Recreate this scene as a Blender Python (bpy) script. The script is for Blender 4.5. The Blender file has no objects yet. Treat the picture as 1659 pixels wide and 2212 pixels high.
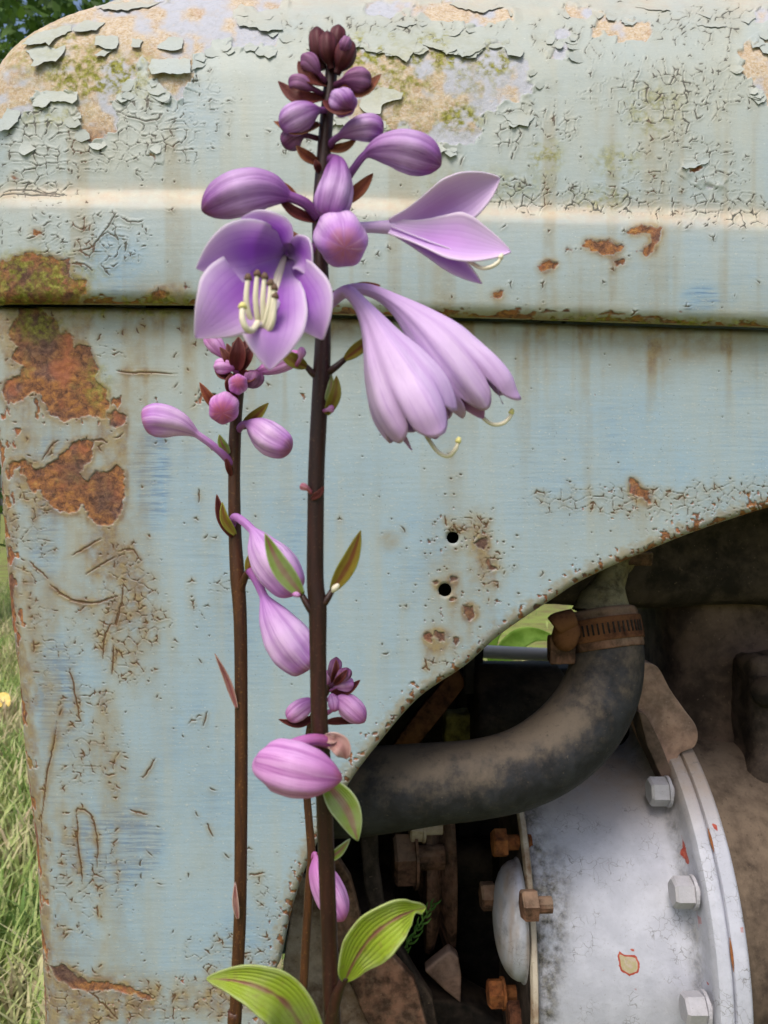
import bpy, bmesh, math, random
import numpy as np
from mathutils import Vector, Matrix

# ------------------------------------------------------------------ scene, camera, light
sc = bpy.context.scene
CAMZ = 0.72            # camera height above the ground (m)
F = 1803.0             # focal length in the units of the tracing grid (1659 x 2212)
def at(px, py, Y):
    """grid position + distance -> point in the world"""
    return Vector(((px - 829.5) / F * Y, Y, CAMZ + (1106 - py) / F * Y))

cam_d = bpy.data.cameras.new('camera'); cam = bpy.data.objects.new('camera', cam_d)
sc.collection.objects.link(cam); sc.camera = cam
cam.location = (0, 0, CAMZ); cam.rotation_euler = (math.pi / 2, 0, 0)
cam_d.sensor_fit = 'VERTICAL'; cam_d.sensor_height = 36.0; cam_d.lens = 36.0 * F / 2212
cam_d.clip_start = 0.01; cam_d.clip_end = 600
cam_d.dof.use_dof = True; cam_d.dof.focus_distance = 0.50; cam_d.dof.aperture_fstop = 22

SUN_EL, SUN_AZ = 56, 205          # azimuth measured clockwise from +Y: behind the camera, a little left
w = bpy.data.worlds.new('World'); sc.world = w; w.use_nodes = True
nt = w.node_tree; bg = nt.nodes['Background']
sky = nt.nodes.new('ShaderNodeTexSky'); sky.sky_type = 'NISHITA'; sky.sun_disc = False
sky.sun_elevation = math.radians(SUN_EL); sky.sun_rotation = math.radians(SUN_AZ)
sky.dust_density = 4.0; sky.air_density = 1.0; sky.ozone_density = 0.6
nt.links.new(sky.outputs[0], bg.inputs[0]); bg.inputs[1].default_value = 0.11

sun_d = bpy.data.lights.new('sun', 'SUN'); sun_d.energy = 1.5; sun_d.angle = math.radians(26)
sun_d.color = (1.0, 0.94, 0.85)
sun = bpy.data.objects.new('sun', sun_d); sc.collection.objects.link(sun)
_el, _az = math.radians(SUN_EL), math.radians(SUN_AZ)
_dir = Vector((math.sin(_az) * math.cos(_el), math.cos(_az) * math.cos(_el), math.sin(_el)))
sun.rotation_euler = _dir.to_track_quat('Z', 'Y').to_euler()
sun.location = _dir * 5
sc.view_settings.view_transform = 'Standard'; sc.view_settings.look = 'None'
sc.view_settings.exposure = 0.62; sc.view_settings.gamma = 1.0
sc.view_settings.use_curve_mapping = False
sc.cycles.use_denoising = True; sc.cycles.use_adaptive_sampling = True; sc.cycles.adaptive_threshold = .02
sc.cycles.max_bounces = 6; sc.cycles.diffuse_bounces = 3; sc.cycles.glossy_bounces = 2
sc.cycles.transmission_bounces = 4; sc.cycles.transparent_max_bounces = 6

# ------------------------------------------------------------------ helpers
rng = np.random.default_rng(11); random.seed(5)
def lin(h):
    c = [int(h[i:i + 2], 16) / 255 for i in (0, 2, 4)]
    return tuple(x / 12.92 if x <= .04045 else ((x + .055) / 1.055) ** 2.4 for x in c) + (1.0,)

def mesh_obj(name, verts, faces, mat=None, parent=None, smooth=True, attr=None):
    me = bpy.data.meshes.new(name)
    me.from_pydata([tuple(v) for v in verts], [], faces)
    if attr is not None:
        a = me.attributes.new('tv', 'FLOAT_VECTOR', 'POINT')
        a.data.foreach_set('vector', np.asarray(attr, dtype=np.float32).ravel())
    me.polygons.foreach_set('use_smooth', [smooth] * len(me.polygons))
    if mat: me.materials.append(mat)
    me.update()
    o = bpy.data.objects.new(name, me); sc.collection.objects.link(o)
    if parent: o.parent = parent
    return o
def empty(name, label, cat, group=None):
    o = bpy.data.objects.new(name, None); sc.collection.objects.link(o)
    o.empty_display_size = .02; tag(o, label, cat, group); return o
def tag(o, label, cat, group=None):
    o['label'] = label; o['category'] = cat
    if group: o['group'] = group
    return o

# numpy noise -------------------------------------------------------
def _h(ix, iy, seed):
    h = (ix.astype(np.uint32) * np.uint32(374761393) + iy.astype(np.uint32) * np.uint32(668265263)
         + np.uint32((seed * 1442695041) & 0xffffffff))
    h = (h ^ (h >> np.uint32(13))) * np.uint32(1274126177)
    h = h ^ (h >> np.uint32(16))
    return h.astype(np.float32) / np.float32(4294967295.0)
def vnoise(x, y, seed=0):
    fx = np.floor(x); fy = np.floor(y); ix = fx.astype(np.int64); iy = fy.astype(np.int64)
    tx = (x - fx).astype(np.float32); ty = (y - fy).astype(np.float32)
    tx = tx * tx * (3 - 2 * tx); ty = ty * ty * (3 - 2 * ty)
    a = _h(ix, iy, seed); b = _h(ix + 1, iy, seed); c = _h(ix, iy + 1, seed); d = _h(ix + 1, iy + 1, seed)
    return (a * (1 - tx) + b * tx) * (1 - ty) + (c * (1 - tx) + d * tx) * ty
def fbm(x, y, seed=0, octv=4, gain=.5):
    s = 0; a = 1; n = 0
    for o in range(octv):
        s = s + a * vnoise(x * 2 ** o + 17.3 * o, y * 2 ** o + 5.1 * o, seed + o); n += a; a *= gain
    return s / n                      # 0..1
def worley(x, y, seed=0):
    fx = np.floor(x).astype(np.int64); fy = np.floor(y).astype(np.int64)
    d1 = np.full(x.shape, 9., np.float32); d2 = d1.copy(); cx = np.zeros_like(d1); cy = np.zeros_like(d1)
    for i in (-1, 0, 1):
        for j in (-1, 0, 1):
            gx = fx + i; gy = fy + j
            qx = gx + .1 + .8 * _h(gx, gy, seed); qy = gy + .1 + .8 * _h(gx, gy, seed + 7)
            d = np.hypot(qx - x, qy - y).astype(np.float32)
            m = d < d1
            d2 = np.where(m, d1, np.minimum(d2, d))
            cx = np.where(m, qx, cx); cy = np.where(m, qy, cy)
            d1 = np.where(m, d, d1)
    return d1, d2, cx, cy
def sstep(a, b, x):
    t = np.clip((x - a) / (b - a), 0, 1); return t * t * (3 - 2 * t)
def poly_sdf(x, y, poly, margin=60):
    """signed distance, positive inside; -margin far away"""
    P = np.asarray(poly, float); out = np.full(x.shape, -float(margin), np.float32)
    m = (x > P[:, 0].min() - margin) & (x < P[:, 0].max() + margin) & (y > P[:, 1].min() - margin) & (y < P[:, 1].max() + margin)
    if not m.any(): return out
    X = x[m]; Y = y[m]; best = np.full(X.shape, 1e9); ins = np.zeros(X.shape, bool)
    for k in range(len(P)):
        ax, ay = P[k]; bx, by = P[(k + 1) % len(P)]
        ex, ey = bx - ax, by - ay; L = ex * ex + ey * ey + 1e-9
        t = np.clip(((X - ax) * ex + (Y - ay) * ey) / L, 0, 1)
        best = np.minimum(best, (X - ax - t * ex) ** 2 + (Y - ay - t * ey) ** 2)
        c = ((ay > Y) != (by > Y)) & (X < (bx - ax) * (Y - ay) / (by - ay + 1e-12) + ax)
        ins ^= c
    d = np.sqrt(best); out[m] = np.maximum(np.where(ins, d, -d), -margin); return out

# shader node helpers -----------------------------------------------
class NT:
    def __init__(s, name):
        s.m = bpy.data.materials.new(name); s.m.use_nodes = True; s.t = s.m.node_tree
        s.b = s.t.nodes['Principled BSDF']; s.out = s.t.nodes['Material Output']
    def n(s, typ, **kw):
        n = s.t.nodes.new('ShaderNode' + typ)
        for k, v in kw.items(): setattr(n, k, v)
        return n
    def set(s, sock, v):
        if isinstance(v, bpy.types.NodeSocket): s.t.links.new(v, sock)
        elif isinstance(v, str): sock.default_value = lin(v)
        else:
            sock.default_value = v
    def mix(s, f, a, b, mode='MIX'):
        n = s.n('Mix', data_type='RGBA', blend_type=mode)
        s.set(n.inputs[0], f); s.set(n.inputs[6], a); s.set(n.inputs[7], b); return n.outputs[2]
    def math(s, op, a, b=0.0, c=0.0, clamp=False):
        n = s.n('Math', operation=op, use_clamp=clamp)
        s.set(n.inputs[0], a); s.set(n.inputs[1], b); s.set(n.inputs[2], c); return n.outputs[0]
    def rng(s, v, a, b, c=0.0, d=1.0, smooth=True):
        n = s.n('MapRange', interpolation_type='SMOOTHSTEP' if smooth else 'LINEAR')
        s.set(n.inputs[0], v)
        for i, q in enumerate((a, b, c, d)): s.set(n.inputs[1 + i], q)
        return n.outputs[0]
    def noise(s, scale, detail=4, rough=.55, vec=None, dist=0.0):
        n = s.n('TexNoise'); n.inputs['Scale'].default_value = scale; n.inputs['Detail'].default_value = detail
        n.inputs['Roughness'].default_value = rough; n.inputs['Distortion'].default_value = dist
        s.set(n.inputs['Vector'], vec if vec is not None else s.obj()); return n.outputs[0]
    def obj(s):
        if not hasattr(s, '_tc'): s._tc = s.n('TexCoord')
        return s._tc.outputs['Object']
    def scaled(s, v, sc_):
        n = s.n('Mapping'); s.set(n.inputs[0], v); n.inputs[3].default_value = sc_; return n.outputs[0]
    def attr(s, name):
        n = s.n('Attribute'); n.attribute_name = name; return n
    def sep(s, v):
        n = s.n('SeparateXYZ'); s.set(n.inputs[0], v); return n.outputs
    def ramp(s, v, stops):
        n = s.n('ValToRGB'); e = n.color_ramp.elements
        while len(e) < len(stops): e.new(.5)
        for k, (p, c) in enumerate(stops): e[k].position = p; e[k].color = lin(c)
        s.set(n.inputs[0], v); return n.outputs[0]
    def bump(s, h, strength=.3, dist=.001):
        n = s.n('Bump'); n.inputs['Strength'].default_value = strength; n.inputs['Distance'].default_value = dist
        s.set(n.inputs['Height'], h); s.t.links.new(n.outputs[0], s.b.inputs['Normal']); return n.outputs[0]
    def fin(s, col, rough=.6, spec=.3, metal=0.0):
        s.set(s.b.inputs['Base Color'], col); s.set(s.b.inputs['Roughness'], rough)
        s.set(s.b.inputs['Specular IOR Level'], spec); s.set(s.b.inputs['Metallic'], metal); return s.m
    def translucent(s, col, fac):
        tr = s.n('BsdfTranslucent'); s.set(tr.inputs[0], col)
        mx = s.n('MixShader'); mx.inputs[0].default_value = fac
        s.t.links.new(s.b.outputs[0], mx.inputs[1]); s.t.links.new(tr.outputs[0], mx.inputs[2])
        s.t.links.new(mx.outputs[0], s.out.inputs[0])
# ------------------------------------------------------------------ tractor sheet metal
Y0 = 0.56
tractor = empty('tractor', 'weathered old tractor with peeling pale blue bonnet and exposed dusty engine', 'tractor')

SEAM_X = [-80, 0, 200, 422, 713, 1055, 1659, 2400, 3400]; SEAM_Y = [656, 655, 656, 658, 678, 686, 706, 735, 775]
LIP_X = [-80, 0, 420, 750, 1055, 1659, 2400, 3400];       LIP_Y = [427, 428, 430, 445, 458, 478, 508, 545]
seam = lambda x: np.interp(x, SEAM_X, SEAM_Y)
lip = lambda x: np.interp(x, LIP_X, LIP_Y)
TOPC, TOPB = 170., 186.
def bonnet_Y(px, py):
    """distance of the bonnet's near side at a grid position"""
    px = np.asarray(px, float); py = np.asarray(py, float)
    s_, l_ = seam(px), lip(px)
    d = s_ - py                                     # px above the seam
    r = 34.
    curl = np.where(d < r, 0.010 * (1 - np.sqrt(np.clip(1 - ((r - d) / r) ** 2, 0, 1))), 0)
    step = 0.0055 * sstep(-24, 22, l_ - py)
    bulge = -0.002 * np.sin(np.clip((s_ - py) / (s_ - l_), 0, 1) * np.pi)
    up = 0.010 * np.clip((l_ - py) / 300, 0, 2) ** 2
    phi = np.arcsin(np.clip((TOPC - py) / TOPB, 0, 1))
    return Y0 + curl + step + bulge + up + 0.062 * (1 - np.cos(phi))
ARC = [(566, 2300), (578, 2205), (594, 2098), (606, 2066), (630, 1959), (658, 1875), (690, 1806), (749, 1696), (803, 1621), (900, 1508),
       (1003, 1436), (1080, 1368), (1201, 1286), (1261, 1249), (1382, 1194), (1503, 1145), (1659, 1094), (1850, 1045), (2100, 1010), (2500, 1000), (3400, 1000)]
def catmull(P, n=8):
    P = [np.asarray(p, float) for p in P]; out = []
    for i in range(len(P) - 1):
        p0 = P[max(i - 1, 0)]; p1 = P[i]; p2 = P[i + 1]; p3 = P[min(i + 2, len(P) - 1)]
        for k in range(n):
            t = k / n
            out.append(.5 * ((2 * p1) + (-p0 + p2) * t + (2 * p0 - 5 * p1 + 4 * p2 - p3) * t * t + (-p0 + 3 * p1 - 3 * p2 + p3) * t ** 3))
    out.append(P[-1]); return np.array(out)
ARC_S = catmull([ARC[i] for i in range(len(ARC))], 6)
ARC_POLY = [tuple(p) for p in ARC_S] + [(3400, 3200), (540, 3200), (552, 2600)]
HOLES = [(978, 1161, 13.5), (961, 1274, 14.5)]

# ---- wear maps, computed on a regular lattice in sheet coordinates
RS = 1.45; RX0, RY0 = -150., -60.
gx = np.arange(RX0, 1900, RS); gy = np.arange(RY0, 2420, RS)
MX, MY = np.meshgrid(gx, gy); MX = MX.astype(np.float32); MY = MY.astype(np.float32)
def z3(p): return [(x / 2.749, y / 2.749 + 630.9) for x, y in p]
def z1(p): return [(x / 2.749, y / 2.749) for x, y in p]
def z2(p): return [(x * .5701 + 713.2, y * .5701) for x, y in p]
def z4(p): return [(x / 2.328, y / 2.328 + 1261.8) for x, y in p]
def z5(p): return [((x / 2.765 + 1500) / 1.8228, (y / 2.765 + 1900) / 1.8228) for x, y in p]
def blobs(lst, x=None, y=None):
    x = MX if x is None else x; y = MY if y is None else y
    out = np.zeros_like(x)
    for cx, cy, rx, ry, s in lst:
        m = (np.abs(x - cx) < rx * 1.8) & (np.abs(y - cy) < ry * 1.8)
        d = np.sqrt(((x[m] - cx) / rx) ** 2 + ((y[m] - cy) / ry) ** 2)
        out[m] = np.maximum(out[m], s * (1 - sstep(.35, 1.35, d)))
    return out
side = MY > seam(MX)
upper = MY < lip(MX)
# flake cells: the paint parts along these
wx = MX + 26 * (fbm(MX / 40, MY / 40, 3, 3) - .5); wy = MY + 26 * (fbm(MX / 40, MY / 40, 9, 3) - .5)
c1, c2, ccx, ccy = worley(wx / 25., wy / 22., 21)
edge_px = (c2 - c1) * 22.; ccx *= 25.; ccy *= 22.
jag = (fbm(MX / 14, MY / 14, 31, 3) - .5)
fine = (fbm(MX / 5, MY / 5, 37, 2) - .5)

LOSS_TOP = [  # pale primer / bare patches on the bonnet's crown
 z1([(-200,150),(0,0),(300,20),(600,10),(1000,5),(1659,-30),(1700,30),(1400,85),(1430,150),(1600,180),(1660,185),(1659,280),(1360,285),(1370,230),(1290,240),
     (1250,300),(1140,340),(1135,430),(1000,440),(890,440),(860,350),(760,480),(735,560),(650,620),(690,700),(690,780),(620,835),(540,850),(480,800),(470,700),
     (440,610),(460,560),(380,530),(300,550),(215,545),(190,620),(150,690),(50,720),(-200,760)]),
 z2([(-60,150),(0,140),(80,160),(150,195),(250,210),(290,235),(320,190),(350,165),(430,190),(440,205),(480,185),(500,215),(540,205),(590,175),(660,180),(670,205),
     (720,215),(740,240),(750,290),(770,340),(740,370),(650,390),(600,415),(560,440),(550,540),(490,555),(400,555),(330,530),(300,500),(230,490),(100,440),(0,450),(-40,300)]),
 z2([(830,200),(880,170),(920,178),(905,210),(850,222)]), z2([(290,20),(520,15),(700,40),(690,75),(560,95),(420,80),(310,50)]),
 z2([(1010,60),(1210,100),(1200,155),(1100,150),(990,130)]), z2([(1540,190),(1660,150),(1700,400),(1640,390),(1600,300),(1560,270)]),
 z2([(1350,640),(1410,622),(1400,650),(1360,660)]), z2([(1410,700),(1495,690),(1490,715),(1420,712)]), z2([(830,130),(890,110),(915,150),(850,155)]),
 z2([(880,20),(1010,40),(1000,70),(870,60)]), z2([(110,40),(190,5),(290,20),(280,60),(160,60)]), z2([(1580,40),(1700,20),(1700,110),(1640,90)]),
 z1([(905,905),(935,900),(938,945),(912,945)]), z1([(890,455),(1140,440),(1130,510),(1060,590),(980,560),(930,500)]),
]
LOSS_RUST = [
 z3([(120,75),(240,100),(280,140),(330,150),(345,200),(360,250),(400,225),(430,260),(440,340),(480,310),(530,320),(555,380),(580,450),(550,510),(600,540),(635,600),
     (645,680),(620,760),(560,740),(480,745),(380,770),(310,720),(260,650),(240,600),(180,600),(140,630),(80,665),(20,640),(5,590),(40,520),(120,490),(130,440),(70,380),(110,330),(40,250),(70,200),(110,150)]),
 z3([(640,720),(690,705),(750,740),(755,780),(700,800),(650,790)]),
 z3([(40,1020),(130,995),(210,1050),(270,1030),(330,1000),(400,930),(480,880),(545,890),(550,950),(510,1030),(490,1080),(520,1120),(570,1060),(640,1070),(700,1035),(735,1060),
     (735,1160),(740,1230),(710,1320),(660,1390),(590,1380),(525,1340),(500,1260),(450,1300),(400,1310),(320,1280),(260,1230),(240,1170),(200,1200),(160,1140),(130,1040),(60,1045)]),
 z3([(20,1680),(60,1660),(75,1740),(60,1800),(30,1790)]),
 z4([(250,1930),(310,1910),(380,1960),(440,2000),(540,2000),(650,2010),(770,2080),(800,2100),(650,2060),(530,2040),(430,2050),(300,2000),(260,1960)]),
 z1([(-200,1560),(0,1540),(50,1540),(100,1515),(180,1500),(270,1515),(330,1530),(380,1550),(425,1530),(420,1600),(430,1670),(515,1665),(520,1740),(420,1800),(-200,1800)]),
 z2([(945,935),(970,908),(1010,915),(1060,908),(1105,935),(1100,955),(1060,965),(1000,955)]),
 z2([(1115,880),(1180,850),(1250,860),(1240,920),(1200,970),(1165,950),(1220,920),(1210,890),(1130,890)]), z2([(1075,990),(1115,980),(1110,1005),(1085,1010)]),
 z2([(780,1010),(820,985),(860,990),(850,1020),(795,1030)]), z2([(600,1125),(640,1095),(665,1100),(650,1125),(610,1135)]), z2([(895,945),(925,935),(920,955)]),
 z1([(895,1740),(940,1725),(1005,1745),(990,1770),(900,1775)]), z1([(1090,1720),(1105,1675),(1130,1710),(1100,1740)]), z1([(205,1360),(250,1385),(200,1400)]),
 z1([(75,1050),(110,1060),(80,1075)]),
 z5([(1040,640),(1080,615),(1150,620),(1155,680),(1130,730),(1050,690)]), z5([(740,1050),(790,1000),(830,1030),(820,1075),(750,1110)]),
 z5([(890,1360),(940,1345),(1000,1370),(1035,1450),(1020,1490),(950,1485),(900,1410)]), z5([(745,1250),(790,1235),(805,1270),(770,1300)]),
 z5([(470,1660),(510,1625),(555,1680),(540,1740),(480,1720)]), z5([(590,1630),(690,1630),(705,1720),(650,1740),(595,1680)]), z5([(785,1700),(850,1680),(865,1740),(820,1775)]),
 z5([(1160,840),(1200,890),(1280,940),(1200,950),(1160,940)]), z5([(575,1090),(620,1065),(630,1110),(585,1125)]),
 [(1362,1036),(1372,1030),(1385,1050),(1402,1062),(1406,1085),(1392,1082),(1378,1072),(1360,1068)],
]
# sample the patches at positions pulled towards the flake-cell centres so that edges follow cracks
tx = MX + .62 * (ccx - wx); ty = MY + .62 * (ccy - wy)
sd_top = np.full(MX.shape, -60., np.float32)
for p in LOSS_TOP: sd_top = np.maximum(sd_top, poly_sdf(tx, ty, p))
# flakes of paint left standing inside the bare crown
islands = np.clip((vnoise(ccx / 17., ccy / 15., 77) - .80) * 5, 0, 1) * sstep(180, 60, MX) * sstep(330, 60, MY)
sd_top = np.where(islands > .45, -6., sd_top) + 5 * jag + 3 * fine
rxx = MX + .22 * (ccx - wx); ryy = MY + .22 * (ccy - wy)
sd_rust = np.full(MX.shape, -60., np.float32)
for p in LOSS_RUST: sd_rust = np.maximum(sd_rust, poly_sdf(rxx, ryy, p))
sd_rust += 9 * jag + 4 * fine
# the worn front edge of the side panel and of the arch
XL_Y = [-60, 150, 700, 1100, 1300, 1348, 1455, 1627, 1842, 2078, 2212, 2600]; XL_X = [-54, -54, -40, -18, -2, 2, 17, 30, 56, 69, 75, 84]
xleft = np.interp(MY, XL_Y, XL_X)
front_d = MX - xleft
d_arc = -poly_sdf(MX, MY, ARC_POLY, 130)
fr_n = fbm(MX / 16, MY / 30, 51, 4)
sd_front = np.where(side, (30 - front_d) * .8, -60) * sstep(820, 1250, MY) + 110 * (fr_n - .62)
sd_front = np.where(side & (MY > 850), sd_front, -60)
ar_n = fbm(MX / 11, MY / 11, 57, 4)
arc_w = np.interp(MX, [560, 700, 900, 1150, 1350, 1659], [20, 15, 13, 9, 24, 34])
sd_arc = np.where(side, (arc_w - d_arc) * .5 + 95 * (ar_n - .66), -60)
seam_d = seam(MX) - MY
sd_seam = np.where(side, -60, (9 - seam_d) * 1.0 + 60 * (fbm(MX / 30, MY / 12, 61, 4) - .56))
sd_small = np.where(side, 150 * (fbm(MX / 9, MY / 9, 67, 3) - .80), -60)
sd_small = np.where(blobs([(990,1250,110,190,1.),(1420,1090,240,60,.9),(690,1850,70,200,.6),(330,2160,260,70,.8)]) > .45, sd_small, -60)
sd_loss = np.maximum.reduce([sd_top, sd_rust, sd_front, sd_arc, sd_seam, sd_small])
loss = sstep(-1.6, 1.6, sd_loss)

# cracks ------------------------------------------------------------
dens = blobs([(60,300,130,130,1.),(320,270,130,110,1.1),(200,330,200,60,.8),(60,410,160,40,.8),(200,520,150,75,.95),(90,485,120,40,.7),(1120,420,190,45,1.25),(1330,430,330,40,1.1),
              (1450,200,190,90,1.15),(1480,360,180,70,.8),(1150,270,130,60,.8),(960,260,110,45,.9),(1550,470,150,30,1.),(420,200,90,100,.6),(250,60,200,50,.9),(600,60,150,40,.6),
              (1250,80,160,60,.8),(1500,60,150,60,.9),(900,50,200,40,.7),(1000,110,60,40,.7),(1420,1080,300,38,1.25),(1600,1060,150,35,1.2),(280,1330,95,160,1.15),(200,1600,80,160,.9),
              (120,1420,80,220,.6),(60,1150,70,200,.8),(180,1900,110,160,.75),(260,2180,300,80,.9),(500,2100,130,110,1.),(560,1920,70,110,.6),(1010,1140,80,45,.9),(1060,1225,45,45,1.),
              (985,1440,60,40,.8),(700,1760,60,130,.7),(130,760,150,100,.5),(800,480,110,30,.5),(680,440,120,25,.7),(480,1300,90,80,.4)])
dens_n = dens * 1.15 + 1.1 * (fbm(MX / 60, MY / 60, 41, 4) - .55) * (dens > .02)
pres = vnoise(MX / 19., MY / 19., 45) * .6 + vnoise(MX / 9., MY / 9., 46) * .4
net = 2.0 * np.clip(dens_n * 1.3 - .35, 0, 1) ** .7 * sstep(.62, .40, pres - .22 * np.clip(dens_n - .6, 0, 1))
net = np.where(side, net * .62, net)
edge2 = edge_px + 2.4 * (fbm(MX / 9, MY / 9, 43, 2) - .5)
crack = np.where(net > .25, 1 - sstep(net * .35, net * 1.15 + .2, edge2), 0).astype(np.float32)
def stroke(pts, wid):
    """draw a tapering crack into the map"""
    pts = np.asarray(pts, float); n = len(pts)
    x0 = int((pts[:, 0].min() - 6 - RX0) / RS); x1 = int((pts[:, 0].max() + 6 - RX0) / RS) + 2
    y0 = int((pts[:, 1].min() - 6 - RY0) / RS); y1 = int((pts[:, 1].max() + 6 - RY0) / RS) + 2
    x0 = max(x0, 0); y0 = max(y0, 0)
    X = MX[y0:y1, x0:x1]; Y = MY[y0:y1, x0:x1]
    if X.size == 0: return
    v = np.zeros(X.shape, np.float32)
    for k in range(n - 1):
        ax, ay = pts[k]; ex, ey = pts[k + 1] - pts[k]
        t = np.clip(((X - ax) * ex + (Y - ay) * ey) / (ex * ex + ey * ey + 1e-9), 0, 1)
        d = np.hypot(X - ax - t * ex, Y - ay - t * ey)
        wk = wid[k] + (wid[k + 1] - wid[k]) * t
        v = np.maximum(v, (1 - sstep(wk * .4, wk + .9, d)) * np.clip(wk / 1.0, 0, 1))
    crack[y0:y1, x0:x1] = np.maximum(crack[y0:y1, x0:x1], v)
def birdfoot(cx, cy, size, rnd):
    k = rnd.choice([1, 2, 2, 3, 3]); a0 = rnd.random() * 6.28
    for i in range(k):
        a = a0 + i * 6.283 / k + rnd.uniform(-.5, .5); L = size * rnd.uniform(.35, 1.2)
        bend = rnd.uniform(-.5, .5); P = [(cx, cy)]; x, y = cx, cy
        for q in range(3):
            x += math.cos(a + bend * q) * L / 3; y += math.sin(a + bend * q) * L / 3; P.append((x, y))
        w0 = rnd.uniform(1.0, 2.1); stroke(P, [w0, w0 * .75, w0 * .45, .1])
rnd = random.Random(3)
made = 0
for _ in range(9000):
    x = rnd.uniform(-40, 1660); y = rnd.uniform(0, 2212)
    dv = dens[min(int((y - RY0) / RS), dens.shape[0] - 1), int((x - RX0) / RS)]
    base = .05 if y < 690 else (.07 if x < 470 else .02)
    if y > 690 and x > 480 and y < 1050: base = .006
    if rnd.random() < base + dv * .26:
        birdfoot(x, y, rnd.uniform(5, 17), rnd); made += 1
LONG = [z4([(285,690),(275,780),(258,860),(235,960),(225,1060),(205,1200),(195,1390)]), z4([(380,1145),(400,1130),(440,1145),(470,1190),(490,1290),(490,1430)]), z4([(385,1140),(392,1300),(405,1400),(415,1510)]),
        z4([(350,420),(370,500),(383,590),(405,690)]), z4([(560,200),(530,260),(518,380)]), z4([(575,300),(562,460)]), z4([(780,880),(750,930),(718,975)]), z4([(1045,640),(1022,715)]), z4([(1040,1200),(1070,1270)]),
        z4([(250,0),(330,60),(400,90),(480,95),(570,70)]), z4([(440,2040),(520,2110),(590,2180)]), z3([(300,1740),(380,1800),(480,1840),(600,1835),(700,1800)]), z3([(430,1565),(520,1510),(600,1465)]),
        z3([(510,1675),(600,1620),(690,1570)]), z3([(700,1545),(760,1525),(800,1540),(840,1600)]), z3([(180,1600),(230,1650),(285,1700)]), z3([(700,1900),(690,1980),(720,1850),(735,1720)]),
        z3([(250,1000),(300,920),(350,880)]), z3([(540,880),(590,880),(640,895)]), z3([(690,470),(790,480),(890,480),(1050,490)]), z3([(1180,1170),(1182,1250)]), z3([(580,290),(600,250)]),
        z1([(0,1140),(130,1130),(280,1155),(400,1165)]), z1([(0,1155),(150,1160),(380,1172)]), z1([(440,1500),(550,1470),(590,1420),(640,1380)]), z1([(590,1420),(660,1320),(690,1270)]), z1([(640,1380),(710,1425)]),
        z1([(720,1290),(770,1320),(850,1315)]), z1([(430,1570),(500,1570),(555,1610)]), z1([(880,570),(880,640)]), z1([(730,680),(850,720),(940,710),(955,680)]), z5([(790,450),(810,490),(840,530),(880,510),(900,460)]),
        z5([(690,360),(715,470)]), z5([(480,1920),(490,1990),(440,2030)]), z5([(490,1990),(520,2040)]), z4([(1250,1460),(1330,1450)]), z4([(650,1135),(740,1160)]), z4([(490,1620),(495,1680)])]
for P in LONG:
    Q = catmull(P, 5); n = len(Q); Q[:, 0] += rng.normal(0, .8, n); Q[:, 1] += rng.normal(0, .8, n)
    wd = [1.9 * (math.sin(math.pi * min(max(k / (n - 1), .06), .94)) ** .5) for k in range(n)]
    stroke(Q, wd)
    for k in range(1, n - 1):
        if rnd.random() < .5:
            a = rnd.random() * 6.28; L = rnd.uniform(4, 10)
            stroke([Q[k], Q[k] + L * np.array([math.cos(a), math.sin(a)])], [1.2, .2])
for _ in range(420):                     # pinholes and specks
    x = rnd.uniform(0, 1660); y = rnd.uniform(30, 2212); r = rnd.uniform(.5, 1.5)
    stroke([(x, y), (x + r, y + .3)], [r, r * .8])
for cx, cy, rr, n in ((985, 1230, 120, 42), (1420, 1150, 260, 26)):
    for _ in range(n):
        x = rnd.gauss(cx, rr * .7); y = rnd.gauss(cy, 90); r = rnd.uniform(.8, 2.6)
        stroke([(x, y), (x + r, y + .3)], [r, r * .8])
crack *= (1 - loss)
def blur(a, r):
    k = int(max(r / RS, 1)); 
    for ax in (0, 1):
        for _ in range(2):
            p = np.pad(a, [(k + 1, k) if i == ax else (0, 0) for i in (0, 1)], mode='edge').cumsum(ax)
            n = a.shape[ax]
            a = (p[2 * k + 1:2 * k + 1 + n] - p[:n]) / (2 * k + 1) if ax == 0 else (p[:, 2 * k + 1:2 * k + 1 + n] - p[:, :n]) / (2 * k + 1)
    return a.astype(np.float32)
halo = blur(crack, 7)
loss_b = blur(loss * (sd_rust > -2), 9)
# run-off below rust and below the seam
run = loss * (sd_rust > 0) * .9; run[crack > .5] = np.maximum(run[crack > .5], .30)
for r in range(1, run.shape[0]):
    run[r] = np.maximum(run[r], run[r - 1] * .988)
run = blur(run, 8) * (.35 + .9 * fbm(MX / 13, MY / 260, 71, 3))
drip = sstep(.50, .78, fbm(MX / 34, MY / 420, 73, 3))
below = np.where(side, MY - seam(MX), 9e3)
stain = np.clip(1.9 * halo * np.where(side, 1., .35) + .85 * run * np.where(side, 1, .5) + 1.9 * np.clip(loss_b - loss, 0, 1)
                + .95 * drip * np.exp(-below / 190.) + np.where(side, 0, .40 * drip * sstep(120, 330, MY)) + .95 * np.exp(-below / 42.) * (.5 + .8 * fbm(MX / 40, MY / 25, 113, 3))
                + np.where(side, 0, 1.0 * np.exp(-np.clip(seam_d, 0, 999) / 20.)) + .5 * side * sstep(420, 180, MX) * sstep(.35, .7, fbm(MX / 60, MY / 130, 111, 4)), 0, 1)
stain = np.maximum(stain, .95 * sstep(85, 30, front_d + 50 * (fr_n - .5)) * side * sstep(750, 1100, MY))
stain = np.maximum(stain, .75 * sstep(34, 4, d_arc + 45 * (ar_n - .55)) * side)
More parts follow.
